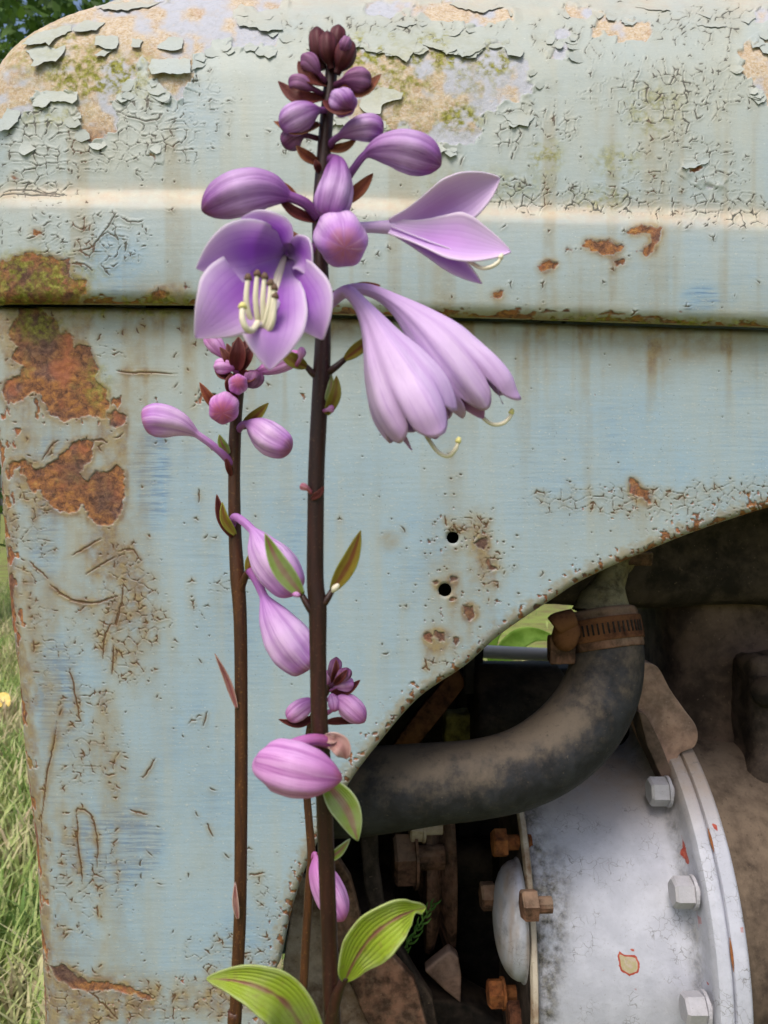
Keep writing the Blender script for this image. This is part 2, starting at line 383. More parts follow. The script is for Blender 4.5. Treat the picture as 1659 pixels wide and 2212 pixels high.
stain = np.clip(stain + .55 * blobs([(990,1235,90,170,.5),(1030,1190,40,100,.9),(945,1385,45,45,1.),(840,1168,26,24,1.1),(1020,1320,24,30,1.),(960,1268,30,40,.8),(250,1290,110,150,.7),(150,1760,60,200,.3),
                                       (480,2160,140,60,.9),(280,2150,200,60,.7),(290,1010,40,330,.6),(330,620,50,35,.5),(355,630,40,30,.7),(1500,750,130,40,.7),(1420,760,90,70,.5),(700,700,90,40,.7)])
                * (.4 + 1.2 * fbm(MX / 20, MY / 20, 79, 4)), 0, 1)
# what shows where the paint is gone: 0 pale primer, 1 rust
rustness = np.where(sd_rust > -3, 1., 0.)
rn = fbm(MX / 38, MY / 30, 83, 4)
crown_r = sstep(.42, .68, rn + .10 * sstep(330, 120, MX) + .20 * blobs([(80,110,140,90,1.),(30,40,60,60,1.),(290,70,90,60,.9),(140,165,80,50,1.),(200,265,50,40,.9),(340,190,60,40,1.1),(870,250,100,60,1.2),(980,240,60,50,1.2),(800,110,90,60,.8),(1180,20,120,50,1.),(1330,60,120,50,.9),
                                            (1640,140,60,90,1.2),(1050,25,150,40,.9),(480,60,140,60,.5)]) - .14 * blobs([(450,70,120,60,1.),(1030,190,110,60,1.4),(990,165,45,30,1.3),(560,110,120,60,1.2),(960,300,90,20,1.5),(230,250,50,50,.8),(1190,110,40,20,1.3)]))
rustness = np.maximum(rustness, np.where(sd_top > -4, crown_r, 0))
rustness = np.maximum(rustness, np.where(np.maximum.reduce([sd_front, sd_arc, sd_seam, sd_small]) > -3, 1., 0))
dark_rust = np.clip(blobs([(80,720,60,70,1.1),(190,770,30,50,.8),(60,600,55,40,1.2),(225,1070,30,50,.8),(170,1020,50,40,.7),(155,2095,60,30,1.3),(120,940,40,40,.6),(18,1265,16,34,1.3)])
                    + np.where(np.abs(MX - 985) < 90, sstep(1140, 1160, MY) * sstep(1420, 1400, MY) * 1.2, 0), 0, 1.3)
moss = np.clip(blobs([(210,165,120,50,1.4),(150,120,80,70,.8),(60,120,60,60,.5),(290,150,50,60,.6),(70,595,150,60,.75),(130,620,70,40,.8),(800,125,120,55,1.3),(860,180,90,70,.8),(940,115,80,45,1.1),(1060,130,60,40,1.),(1020,170,70,50,.5),(990,255,60,40,.9),(880,270,70,40,.6),(110,240,90,40,.5),(340,205,40,30,.6),(60,650,120,22,1.),
                      (340,648,200,14,.9),(80,690,70,50,.7),(960,690,90,14,.7),(1500,700,160,16,1.),(1250,690,120,14,.8),(270,672,150,18,.8),(1410,240,70,60,.5),(1180,340,40,40,.7),(1330,350,60,40,.5),(1060,400,150,40,.35),(1300,430,80,30,.5),(210,830,40,60,.5)])
               * sstep(.30, .62, fbm(MX / 13, MY / 13, 89, 4)) * 1.2, 0, 1)
lipd = MY - lip(MX)
cream = .8 * np.exp(-((lipd + 4) / 24.) ** 2) * (.35 + .5 * fbm(MX / 60, MY / 10, 93, 3)) + .55 * sstep(70, -10, MY) * fbm(MX / 70, MY / 30, 95, 3)
cream = np.clip(np.where(side, 0, cream), 0, 1)
blue = np.clip(np.interp(MY, [0, 300, 480, 600, 720, 1000, 2200], [.05, .18, .42, .55, .40, .72, .9]) + .55 * (fbm(MX / 130, MY / 170, 97, 3) - .5)
               + .5 * blobs([(330,1010,45,130,1.1),(240,560,80,70,1.),(270,630,70,30,.9),(120,980,60,60,.6),(1520,650,60,40,1.3),(250,1830,110,80,1.2),(1330,900,110,70,.25),(100,1180,40,120,.6),(120,1500,50,160,.7),(440,240,70,110,.6)])
               * (.4 + 1.2 * fbm(MX / 40, MY / 5, 99, 3)), 0, 1.3)
streak = fbm(MX / 110, MY / 4.2, 101, 3)
# relief in metres along the outward normal
lift = np.exp(-np.clip(-sd_loss, 0, 60) / 6.) * (1 - loss)
relief = np.where(side, .00038, .00065) * (1 - loss) + lift * .0014 * np.where(upper, 1.35, .22) * sstep(.25, .7, fbm(MX / 30, MY / 30, 103, 2))
relief += (1 - loss) * (np.clip(blur(crack, 3.5), 0, .5) * .0018 * np.where(side, .5, 1.)) - crack * .0009
relief += loss * .0006 * (fbm(MX / 12, MY / 10, 105, 4) - .5) * (.4 + rustness)
relief += (1 - loss) * .00010 * (streak - .5) + .0006 * (fbm(MX / 160, MY / 160, 107, 2) - .5)
MAPS = np.stack([loss, rustness, moss, crack, stain, cream, blue, np.clip(dark_rust, 0, 1), relief], -1).astype(np.float32)
def sample(px, py):
    u = np.clip((px - RX0) / RS, 0, MAPS.shape[1] - 1.001); v = np.clip((py - RY0) / RS, 0, MAPS.shape[0] - 1.001)
    i = u.astype(int); j = v.astype(int); fu = (u - i)[..., None]; fv = (v - j)[..., None]
    return (MAPS[j, i] * (1 - fu) + MAPS[j, i + 1] * fu) * (1 - fv) + (MAPS[j + 1, i] * (1 - fu) + MAPS[j + 1, i + 1] * fu) * fv

# ---- hood material
def hood_material():
    s = NT('weathered_blue_paint')
    a = s.attr('wear_a'); b = s.attr('wear_b')
    A = s.n('SeparateColor'); s.set(A.inputs[0], a.outputs['Color']); B = s.n('SeparateColor'); s.set(B.inputs[0], b.outputs['Color'])
    loss_, rust_, moss_, crack_ = A.outputs[0], A.outputs[1], A.outputs[2], a.outputs['Alpha']
    stain_, cream_, blue_, dark_ = B.outputs[0], B.outputs[1], B.outputs[2], b.outputs['Alpha']
    o = s.obj()
    paint = s.mix(blue_, 'adb3ac', '8eaabf')
    st = s.noise(1, 3, .65, s.scaled(o, (35, 35, 620)))
    paint = s.mix(s.math('MULTIPLY', s.rng(st, .40, .75, 0, .5), s.math('MULTIPLY', blue_, s.rng(s.noise(14, 3, .5, o), .42, .66, .05, 1.))), paint, '6686a6')
    paint = s.mix(s.math('MULTIPLY', s.rng(blue_, .80, 1.2, 0, .85), s.rng(st, .40, .62)), paint, '587ca3')
    st2 = s.noise(1, 4, .6, s.scaled(o, (60, 60, 900)))
    paint = s.mix(s.rng(st2, .52, .8, 0, .14), paint, 'c6d0d0')
    vert = s.noise(1, 3, .5, s.scaled(o, (90, 90, 9)))
    paint = s.mix(s.rng(vert, .45, .8, 0, .28), paint, 'b1ac93')
    grime = s.noise(45, 5, .65, o)
    paint = s.mix(s.rng(grime, .52, .78, 0, .35), paint, '8c9288')
    sp = s.noise(700, 2, .5, o)
    paint = s.mix(s.rng(sp, .68, .76, 0, .5), paint, '5b625f')
    sp2 = s.noise(520, 2, .5, s.scaled(o, (1, 1, 1.6)))
    paint = s.mix(s.rng(sp2, .70, .77, 0, .55), paint, 'd8dcd6')
    pit = s.noise(420, 3, .7, s.scaled(o, (.6, .6, 1.5)))
    paint = s.mix(s.rng(pit, .35, .70, 0, .30), paint, '8b9a9c'); paint = s.mix(s.rng(pit, .55, .78, 0, .35), paint, 'd3d6cf')
    stn = s.math('MULTIPLY', stain_, s.rng(s.noise(120, 5, .65, o), .22, .6, .55, 1.0))
    stcol = s.mix(s.noise(60, 3, .5, o), '948557', '84703f'); stcol = s.mix(s.rng(stain_, .5, .95), stcol, s.mix(s.rng(s.noise(110, 5, .7, o), .38, .62), '8f7a48', '775c34'))
    paint = s.mix(s.math('MULTIPLY', stn, .86, clamp=True), paint, stcol)
    paint = s.mix(cream_, paint, s.mix(s.rng(s.noise(150, 4, .6, o), .3, .65), 'd2c8ae', 'd0b596'))
    n1 = s.noise(190, 6, .74, o, .5); n2 = s.noise(520, 3, .7, o); n3 = s.noise(45, 3, .5, o)
    rust = s.ramp(n1, [(.30, '40312c'), (.41, '674a3c'), (.51, '8a6044'), (.62, 'a27345'), (.74, 'ae9668')])
    rust = s.mix(s.rng(n2, .5, .75, 0, .5), rust, '58392f')
    rust = s.mix(s.rng(n3, .52, .66, 0, .75), rust, s.ramp(n1, [(.32, '43363a'), (.5, '6f5652'), (.68, '937563')])); rust = s.mix(s.rng(s.noise(52, 3, .5, o), .54, .68, 0, .6), rust, 'a5664c'); rust = s.mix(s.rng(s.noise(38, 4, .6, o), .56, .70, 0, .55), rust, '8d8450')
    dk = s.ramp(n1, [(.30, '3c2d2b'), (.5, '5d4842'), (.7, '7b6352')])
    rust = s.mix(s.math('MULTIPLY', dark_, s.rng(n3, .3, .6, .4, 1.), clamp=True), rust, dk)
    tan = s.ramp(n1, [(.3, '9a8468'), (.5, 'bba78c'), (.7, 'cdbfa8')])
    pinkish = s.mix(s.rng(n2, .4, .7), tan, 'c9c0b4'); pinkish = s.mix(s.rng(s.noise(70, 5, .7, o), .48, .74, 0, .6), pinkish, 'a98a6c'); pinkish = s.mix(s.rng(s.noise(260, 5, .7, o), .55, .72, 0, .5), pinkish, 'd8d2c8')
    primer = s.mix(s.rng(n1, .42, .72), 'b4b7c2', 'a7aab3')
    primer = s.mix(s.rng(s.noise(330, 4, .6, o), .56, .75, 0, .6), primer, 'c3b9ac')
    geo = s.n('NewGeometry'); z = s.sep(geo.outputs['Position'])[2]
    crown = s.rng(z, CAMZ + .245, CAMZ + .27)
    rust2 = s.mix(s.math('MULTIPLY', crown, s.rng(n3, .25, .5, .75, 1.)), rust, pinkish)
    under = s.mix(rust_, primer, rust2)
    under = s.mix(s.math('MULTIPLY', s.rng(n2, .62, .8, 0, .6), crown), under, '9c5c33')
    col = s.mix(loss_, paint, under)
    mossc = s.ramp(s.noise(300, 4, .6, o), [(.3, '565423'), (.5, '80803a'), (.7, 'a3a258')])
    col = s.mix(s.math('MULTIPLY', moss_, s.rng(s.noise(220, 4, .65, o), .3, .6), clamp=True), col, mossc)
    ck = s.mix(s.rng(stain_, .3, .7), '4c4c44', s.mix(s.noise(90, 2, .5, o), '3f3023', '6b4b2d'))  # dirt in the cracks, its dark tone also standing in for weak crevice shade
    col = s.mix(s.rng(crack_, .30, .75, 0, .92), col, ck)
    hgt = s.math('MULTIPLY_ADD', n2, s.math('MULTIPLY_ADD', loss_, 1.2, .1), s.math('MULTIPLY', st, .05))
    hgt = s.math('ADD', hgt, s.math('MULTIPLY', n1, s.math('MULTIPLY', loss_, 1.6)))
    hgt = s.math('ADD', hgt, s.math('MULTIPLY', pit, .22)); s.bump(hgt, .5, .0008)
    return s.fin(col, s.rng(loss_, 0, 1, .52, .88), s.rng(loss_, 0, 1, .38, .15))
M_HOOD = hood_material()

def sheet(name, P, px, py, keep=None, mat=None, parent=None):
    """grid of points (rows x cols x 3) displaced by the relief map and carrying the wear maps"""
    R, C = px.shape
    S = sample(px, py)
    du = np.gradient(P, axis=1); dv = np.gradient(P, axis=0)
    N = np.cross(du, dv); N /= np.linalg.norm(N, axis=-1, keepdims=True) + 1e-12
    if N[R // 2, C // 2, 1] > 0: N = -N
    P = P + N * S[..., 8:9]
    idx = np.arange(R * C).reshape(R, C)
    q = np.stack([idx[:-1, :-1], idx[:-1, 1:], idx[1:, 1:], idx[1:, :-1]], -1).reshape(-1, 4)
    return P, S, q, idx
def build_mesh(name, V, Q, SA, mat, parent):
    me = bpy.data.meshes.new(name)
    used = np.zeros(len(V), bool); used[Q.ravel()] = True
    remap = np.cumsum(used) - 1; V = V[used]; Q = remap[Q]; SA = SA[used]
    me.vertices.add(len(V)); me.vertices.foreach_set('co', V.astype(np.float32).ravel())
    me.loops.add(Q.size); me.loops.foreach_set('vertex_index', Q.astype(np.int32).ravel())
    me.polygons.add(len(Q)); me.polygons.foreach_set('loop_start', np.arange(0, Q.size, 4, dtype=np.int32))
    me.polygons.foreach_set('use_smooth', np.ones(len(Q), bool))
    for nm, cols in (('wear_a', (0, 1, 2, 3)), ('wear_b', (4, 5, 6, 7))):
        at_ = me.attributes.new(nm, 'FLOAT_COLOR', 'POINT'); at_.data.foreach_set('color', SA[:, cols].astype(np.float32).ravel())
    me.materials.append(mat); me.update(calc_edges=True); me.validate()
    o = bpy.data.objects.new(name, me); sc.collection.objects.link(o); o.parent = parent; return o
YMID = Y0 + .215
def project(px, py, Y):
    return np.stack([(px - 829.5) / F * Y, Y, CAMZ + (1106 - py) / F * Y], -1)
STEP = 1.9
xs_dense = np.arange(40, 1720, STEP); xs_far = np.linspace(1760, 3300, 24)

def make_bonnet():
    rows = []                                   # (py-rule, phi)
    a = np.concatenate([np.linspace(-.012, 1, 116)])
    b = np.linspace(0, 1, 142)[1:]
    phis = np.linspace(0, math.pi / 2, 126)[1:]
    X = np.concatenate([xs_dense, xs_far])
    NR = len(a) + len(b) + len(phis)
    PX = np.zeros((NR, len(X))); PY = PX.copy(); XL = np.zeros(NR); k = 0
    for v in a: PX[k] = X; PY[k] = seam(X) + (lip(X) - seam(X)) * v; XL[k] = -54; k += 1
    for v in b: PX[k] = X; PY[k] = lip(X) + (TOPC - lip(X)) * v; XL[k] = -54; k += 1
    for p in phis:
        xl = 350 - 404 * math.cos(p); XL[k] = xl
        x0, xr = 40., 3300.; PX[k] = xr - (xr - X) * (xr - (xl + 94)) / (xr - x0)
        PY[k] = TOPC - TOPB * math.sin(p); k += 1
    # keep the crown row at constant height above the seam line's lean
    YY = bonnet_Y(PX, PY)
    # the front corner: wrap to the middle of the nose
    psi = np.linspace(math.pi / 2, 0, 46)[:-1]
    Rc = 94.; Rd = .034
    Yb = YY[:, :1]
    wx_ = XL[:, None] + Rc * (1 - np.sin(psi))[None] ; wx_ = XL[:, None] + Rc * (1 - np.sin(psi[None, :]))
    wy_ = np.repeat(PY[:, :1], len(psi), 1); wY = Yb + Rd * (1 - np.cos(psi[None, :]))
    wm = PX[:, :1] - Rc * psi[None, :]
    fr = np.linspace(1, 0, 10)[:-1]
    fx = XL[:, None] - 26 * np.sin(fr[None, :] * math.pi / 2); fY = (Yb + Rd) + (YMID - Yb - Rd) * fr[None, :]
    fy = np.repeat(PY[:, :1], len(fr), 1); fm = np.repeat(wm[:, :1], len(fr), 1)
    px = np.concatenate([fx, wx_, PX], 1); py = np.concatenate([fy, wy_, PY], 1); YA = np.concatenate([fY, wY, YY], 1)
    # world position: corner pieces keep the height of their row
    Yr = np.concatenate([np.repeat(Yb, len(fr) + len(psi), 1), YY], 1)
    P = project(px, py, Yr); P[..., 1] = YA
    mx = np.concatenate([fm, wm, PX], 1)
    my = py
    # top deck from the crown row to the middle line
    top = []; tmx = []; tmy = []
    last = P[-1]
    for q in np.linspace(0, 1, 11)[1:]:
        r = last.copy(); r[:, 1] = last[:, 1] + (YMID - last[:, 1]) * q; r[:, 2] += .010 * math.sin(q * math.pi / 2); top.append(r)
        tmx.append(mx[-1]); tmy.append(my[-1] - 30 * q)
    P = np.concatenate([P, np.array(top)], 0); mx = np.concatenate([mx, np.array(tmx)], 0); my = np.concatenate([my, np.array(tmy)], 0)
    P, S, Q, idx = sheet('bonnet', P, mx, my)
    V = P.reshape(-1, 3); SA = S.reshape(-1, 9)
    # the far half, coarser
    ri = np.unique(np.concatenate([np.arange(0, P.shape[0], 14), [P.shape[0] - 1]])); ci = np.unique(np.concatenate([np.arange(0, P.shape[1], 14), [P.shape[1] - 1]]))
    G = P[np.ix_(ri, ci)].copy(); G[..., 1] = 2 * YMID - G[..., 1]; SG = S[np.ix_(ri, ci)]
    off = len(V); id2 = np.arange(G.shape[0] * G.shape[1]).reshape(G.shape[:2]) + off
    q2 = np.stack([id2[:-1, :-1], id2[1:, :-1], id2[1:, 1:], id2[:-1, 1:]], -1).reshape(-1, 4)
    return build_mesh('bonnet', np.concatenate([V, G.reshape(-1, 3)]), np.concatenate([Q, q2]), np.concatenate([SA, SG.reshape(-1, 9)]), M_HOOD, tractor)
bonnet = make_bonnet()

YP = Y0 + .0175
def panel_Y(px, py): return YP + .004 * np.clip((np.asarray(py) - 700) / 1500, 0, 1)
def make_panel():
    X = np.concatenate([xs_dense + 40, xs_far]); ys = np.concatenate([np.arange(0, 1.0001, STEP / 1600), 1 + np.linspace(.02, .25, 8)])
    NR = len(ys); PX = np.zeros((NR, len(X))); PY = PX.copy()
    PXr = np.repeat(X[None], NR, 0)
    top = seam(X) + 9
    PY = top[None] + (2290 - top)[None] * ys[:, None]
    XL = np.interp(PY[:, 0], XL_Y, XL_X); Rc = 62.
    x0 = X[0]; xr = 1500.
    lo = PXr < xr
    PX = np.where(lo, xr - (xr - PXr) * (xr - (XL[:, None] + Rc)) / (xr - x0), PXr)
    D = -poly_sdf(PX, PY, ARC_POLY, 80).astype(float)       # >0 on the sheet
    Dh = np.min([np.hypot(PX - hx, PY - hy) - hr for hx, hy, hr in HOLES], axis=0)
    # snap the rim onto the arch and onto the drilled holes
    h = 2.0
    gy_, gx_ = np.gradient(D); dxx = np.gradient(PX, axis=1); dyy = np.gradient(PY, axis=0)
    gxv = gx_ / dxx; gyv = gy_ / dyy
    m = (D < .35) & (D > -3.2 * 1.5)
    PX = np.where(m, PX - D * gxv, PX); PY = np.where(m, PY - D * gyv, PY)
    for hx, hy, hr in HOLES:
        d = np.hypot(PX - hx, PY - hy); mm = (d < hr) & (d > hr - 4.5)
        PX = np.where(mm, hx + (PX - hx) / d * hr, PX); PY = np.where(mm, hy + (PY - hy) / d * hr, PY)
    Dh = np.min([np.hypot(PX - hx, PY - hy) - hr for hx, hy, hr in HOLES], axis=0)
    bad = (D < -4.8 * 1.0) | (Dh < -.5)
    YY = panel_Y(PX, PY)
    YY = YY + .0045 * (1 - np.sqrt(np.clip(1 - ((13 - np.clip(D, 0, 13)) / 13.) ** 2, 0, 1)))
    YY = YY + .0012 * np.clip(1 - Dh / 6., 0, 1) ** 2
    dt = np.clip((PY - seam(PX) - 9) / 12., 0, 1); YY = YY + .005 * (1 - np.sqrt(1 - (1 - dt) ** 2))
    psi = np.linspace(math.pi / 2, 0, 34)[:-1]; Rd = .024
    Yb = YY[:, :1]
    wx_ = XL[:, None] + Rc * (1 - np.sin(psi[None])); wY = Yb + Rd * (1 - np.cos(psi[None])); wm = PX[:, :1] - Rc * psi[None]
    fr = np.linspace(1, 0, 10)[:-1]
    fx = XL[:, None] - 20 * np.sin(fr[None] * math.pi / 2); fY = Yb + Rd + (YMID - Yb - Rd) * fr[None]; fm = np.repeat(wm[:, :1], len(fr), 1)
    n2 = len(fr) + len(psi)
    px = np.concatenate([fx, wx_, PX], 1); py = np.concatenate([np.repeat(PY[:, :1], n2, 1), PY], 1)
    Yr = np.concatenate([np.repeat(Yb, n2, 1), YY], 1)
    P = project(px, py, Yr); P[..., 1] = np.concatenate([fY, wY, YY], 1)
    bad = np.concatenate([np.zeros((NR, n2), bool), bad], 1)
    mx = np.concatenate([fm, wm, PX], 1)
    P, S, Q, idx = sheet('side_panel', P, mx, py)
    bf = bad.ravel(); Q = Q[~bf[Q].any(1)]
    o = build_mesh('side_panel', P.reshape(-1, 3), Q, S.reshape(-1, 9), M_HOOD, tractor)
    ri = np.unique(np.concatenate([np.arange(0, NR, 16), [NR - 1]])); ci = np.arange(0, P.shape[1], 12)
    G = P[np.ix_(ri, ci)].copy(); G[..., 1] = 2 * YMID - G[..., 1]
    id2 = np.arange(G.shape[0] * G.shape[1]).reshape(G.shape[:2]); q2 = np.stack([id2[:-1, :-1], id2[1:, :-1], id2[1:, 1:], id2[:-1, 1:]], -1).reshape(-1, 4)
    b2 = bad[np.ix_(ri, ci)].ravel(); q2 = q2[~b2[q2].any(1)]
    build_mesh('side_panel', G.reshape(-1, 3), q2, S[np.ix_(ri, ci)].reshape(-1, 9), M_HOOD, tractor)
    return o
panel = make_panel()
# ------------------------------------------------------------------ sheet-metal details
# rolled return of the arch
def arch_return():
    V = []; Fc = []; SA = []
    pts = ARC_S[(ARC_S[:, 0] < 1800)]
    prof = [(0, .0040), (-1.5, .0052), (-2.0, .0075), (-1.0, .011), (1.5, .0135)]
    T = np.gradient(pts, axis=0); T /= np.linalg.norm(T, axis=1, keepdims=True); Nn = np.stack([-T[:, 1], T[:, 0]], 1)   # px normal
    for k, p in enumerate(pts):
        for o_, d_ in prof:
            q = p + Nn[k] * (-o_)
            Yq = float(panel_Y(q[0], q[1])) + d_
            V.append(project(np.float64(q[0]), np.float64(q[1]), np.float64(Yq))); SA.append(sample(np.float64(p[0]), np.float64(p[1])))
    n = len(prof)
    for k in range(len(pts) - 1):
        for j in range(n - 1): Fc.append((k * n + j, k * n + j + 1, (k + 1) * n + j + 1, (k + 1) * n + j))
    SA = np.array(SA); SA[:, 4] = np.maximum(SA[:, 4], .35); SA[:, 3] = 0
    build_mesh('arch_lip', np.array(V), np.array(Fc), SA, M_HOOD, panel)
arch_return()
# the sheet's thickness in the two drilled holes
for hx, hy, hr in HOLES:
    V = []; SA = []; n = 28
    for d_ in (.0012, .0040):
        for k in range(n):
            a = 2 * math.pi * k / n; x = hx + math.cos(a) * hr; y = hy + math.sin(a) * hr
            V.append(project(np.float64(x), np.float64(y), np.float64(float(panel_Y(x, y)) + d_))); s_ = np.zeros(9); s_[0] = .8; s_[1] = .0; SA.append(s_)
    build_mesh('bolt_hole', np.array(V), np.array([(k, (k + 1) % n, n + (k + 1) % n, n + k) for k in range(n)]), np.array(SA), M_HOOD, panel)
# curling flakes of paint that stand off the bonnet
def flake(poly, liftmm, direction=(0, 1), parent=bonnet, Yf=bonnet_Y, curl=1.6):
    """outline in sheet coordinates; the side towards 'direction' stands off by liftmm"""
    P = []
    n0 = len(poly); r_ = random.Random(int(poly[0][0] * 7 + poly[0][1]))
    for k in range(n0):
        a = np.array(poly[k], float); b = np.array(poly[(k + 1) % n0], float); L = np.linalg.norm(b - a); m = max(1, int(L / 7))
        for q in range(m): P.append(a + (b - a) * q / m + (np.array([r_.uniform(-2.2, 2.2), r_.uniform(-2.4, 2.4)]) if q else 0))
    P = np.array(P); c = P.mean(0); d = np.array(direction, float); d /= np.linalg.norm(d)
    pr = (P - c) @ d; lo, hi = pr.min(), pr.max()
    QS = []
    rings = [P, c + (P - c) * .66, c + (P - c) * .33]; V = []; n = len(P)
    for side_ in (0, 1):
        for R in rings + [c[None]]:
            for p in R:
                t = ((p - c) @ d - lo) / (hi - lo + 1e-9)
                off = .0010 + liftmm * .001 * t ** curl - side_ * .00035
                Y = float(Yf(p[0], p[1])); QS.append(p)
                V.append(project(np.float64(p[0]), np.float64(p[1]), np.float64(Y - off)))
    Fc = []; M = 3 * n + 1
    for s_ in (0, 1):
        o_ = s_ * M
        for r in (0, 1):
            for k in range(n):
                f = (o_ + r * n + k, o_ + r * n + (k + 1) % n, o_ + (r + 1) * n + (k + 1) % n, o_ + (r + 1) * n + k); Fc.append(f if s_ else f[::-1])
        for k in range(n): f = (o_ + 2 * n + k, o_ + 2 * n + (k + 1) % n, o_ + 3 * n); Fc.append(f if s_ else f[::-1])
    for k in range(n): Fc.append((k, (k + 1) % n, M + (k + 1) % n, M + k))
    o = mesh_obj('paint_flake', V, Fc, M_HOOD, parent, smooth=False); QS = np.array(QS); S = sample(QS[:, 0], QS[:, 1])
    S[:, [0, 1, 3]] = 0; S[:, 2] *= .35; S[:, 4] = S[:, 4] * .3 + .08; S[:, 7] = 0
    for nm, cols in (('wear_a', (0, 1, 2, 3)), ('wear_b', (4, 5, 6, 7))):
        a_ = o.data.attributes.new(nm, 'FLOAT_COLOR', 'POINT'); a_.data.foreach_set('color', S[:, cols].astype(np.float32).ravel())
    return o
FL = [
 (z1([(430,165),(500,120),(570,130),(625,132),(590,160),(570,180),(500,186),(440,186)]), 2.2, (0, 1)),
 (z1([(125,262),(200,205),(310,170),(420,150),(425,182),(330,225),(300,258),(290,270),(270,250),(200,262)]), 2.6, (.1, 1)),
 (z1([(180,390),(200,355),(150,300),(240,268),(330,290),(388,268),(378,310),(330,365),(260,366),(225,388)]), 2.8, (.15, 1)),
 (z1([(568,215),(700,215),(705,250),(690,285),(650,290),(560,268)]), 1.8, (0, 1)),
 (z1([(560,325),(600,300),(655,290),(690,285),(650,310),(620,335)]), 1.6, (0, 1)),
 (z1([(190,625),(215,550),(300,540),(380,545),(462,545),(458,590),(430,615),(380,600),(300,600),(250,640)]), 1.8, (.2, 1)),
 (z1([(0,730),(40,640),(120,660),(105,720),(50,770),(0,780)]), 1.4, (.4, 1)),
 (z1([(880,395),(900,440),(960,430),(1050,440),(1130,432),(1130,350),(1000,345),(900,350)]), 2.4, (0, 1)),
 (z1([(1140,390),(1170,325),(1240,355),(1200,400),(1150,412)]), 1.6, (-.6, .4)),
 (z1([(1010,300),(1080,285),(1085,225),(1000,220),(930,280)]), 1.4, (.4, 1)),
 (z1([(775,275),(785,225),(850,240),(830,280)]), 1.4, (0, 1)),
 (z1([(1420,155),(1390,92),(1500,95),(1659,60),(1680,175),(1570,182),(1500,160)]), 2.4, (0, 1)),
 (z1([(570,45),(660,20),(800,8),(980,10),(900,35),(760,62),(680,58)]), 2.2, (0, 1)),
 (z2([(80,160),(150,195),(250,210),(290,235),(320,190),(330,140),(200,110),(90,120)]), 1.5, (.1, 1)),
 (z2([(350,168),(430,190),(440,207),(480,186),(500,216),(540,206),(590,176),(560,130),(430,120)]), 1.9, (0, 1)),
 (z2([(600,178),(660,180),(672,208),(720,216),(735,190),(690,140),(610,140)]), 1.9, (.2, 1)),
 (z2([(110,400),(150,435),(190,432),(200,395),(270,375),(278,350),(200,330),(120,360)]), 1.6, (.4, 1)),
 (z2([(450,15),(480,0),(600,8),(690,18),(640,28),(580,48),(500,30)]), 2.0, (0, 1)),
 (z2([(250,95),(290,102),(330,88),(320,60),(270,70)]), 1.6, (0, 1)),
 (z2([(830,28),(900,70),(910,62),(880,20)]), 1.4, (0, 1)),
 (z2([(1110,10),(1200,35),(1290,40),(1270,10)]), 1.5, (0, 1)), (z2([(1310,44),(1400,52),(1440,70),(1450,52),(1330,30)]), 1.6, (0, 1)),
 (z2([(1360,85),(1420,100),(1500,100),(1490,80)]), 1.4, (0, 1)), (z2([(1610,160),(1640,200),(1680,215),(1690,170)]), 1.8, (.2, 1)),
 (z2([(600,425),(650,432),(690,470),(750,478),(775,442),(700,430)]), 1.2, (0, 1)), (z2([(1330,630),(1400,605),(1440,600),(1420,622),(1350,640)]), 1.5, (0, 1)),
]
for p, l, d in FL: flake(p, l * 1.7, d)
# smaller flakes lifting along the broken paint edges
_r = random.Random(77); _n = 0; _t = 0
while _n < 95 and _t < 60000:
    _t += 1; x = _r.uniform(0, 1655); y = _r.uniform(12, 330)
    i_ = int((y - RY0) / RS); j_ = int((x - RX0) / RS); v_ = sd_top[i_, j_]
    if not (-11 < v_ < -1.5) and not (_r.random() < .006 and dens[i_, j_] > .7 and v_ < -10): continue
    gyy = sd_top[i_ + 6, j_] - sd_top[i_ - 6, j_]; gxx = sd_top[i_, j_ + 6] - sd_top[i_, j_ - 6]
    d_ = np.array([gxx * .6, abs(gyy) * .4 + 3.]); R0 = _r.uniform(8, 17); m_ = _r.randint(5, 8); a0 = _r.random() * 6.28
    flake([(x + R0 * _r.uniform(.65, 1.25) * 1.25 * math.cos(a0 + 6.283 * k / m_), y + R0 * _r.uniform(.6, 1.1) * math.sin(a0 + 6.283 * k / m_)) for k in range(m_)], _r.uniform(1.2, 2.9), tuple(d_)); _n += 1

# ------------------------------------------------------------------ engine materials
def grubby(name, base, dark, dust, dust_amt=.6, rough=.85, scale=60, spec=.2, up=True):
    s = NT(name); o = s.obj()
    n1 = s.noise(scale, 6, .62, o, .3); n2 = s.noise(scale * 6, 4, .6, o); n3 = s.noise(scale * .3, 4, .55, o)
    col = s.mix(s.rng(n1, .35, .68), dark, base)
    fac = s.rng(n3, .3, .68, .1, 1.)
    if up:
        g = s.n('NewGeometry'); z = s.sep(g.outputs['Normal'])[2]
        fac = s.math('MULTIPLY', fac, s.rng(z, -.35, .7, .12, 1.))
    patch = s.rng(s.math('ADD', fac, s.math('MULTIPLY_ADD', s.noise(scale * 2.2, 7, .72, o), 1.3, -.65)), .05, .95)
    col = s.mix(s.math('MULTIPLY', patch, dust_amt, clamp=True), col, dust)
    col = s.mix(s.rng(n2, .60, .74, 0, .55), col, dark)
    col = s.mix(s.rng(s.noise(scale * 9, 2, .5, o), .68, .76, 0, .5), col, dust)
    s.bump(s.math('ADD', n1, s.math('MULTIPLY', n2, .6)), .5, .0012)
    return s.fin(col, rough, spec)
M_RUBBER = grubby('dusty_rubber', '2b2d33', '1b1c20', '63584c', .9, .7, 55, .3)
M_BLOCK = grubby('dusty_cast_iron', '65544a', '382e29', '826f62', .8, .9, 32)
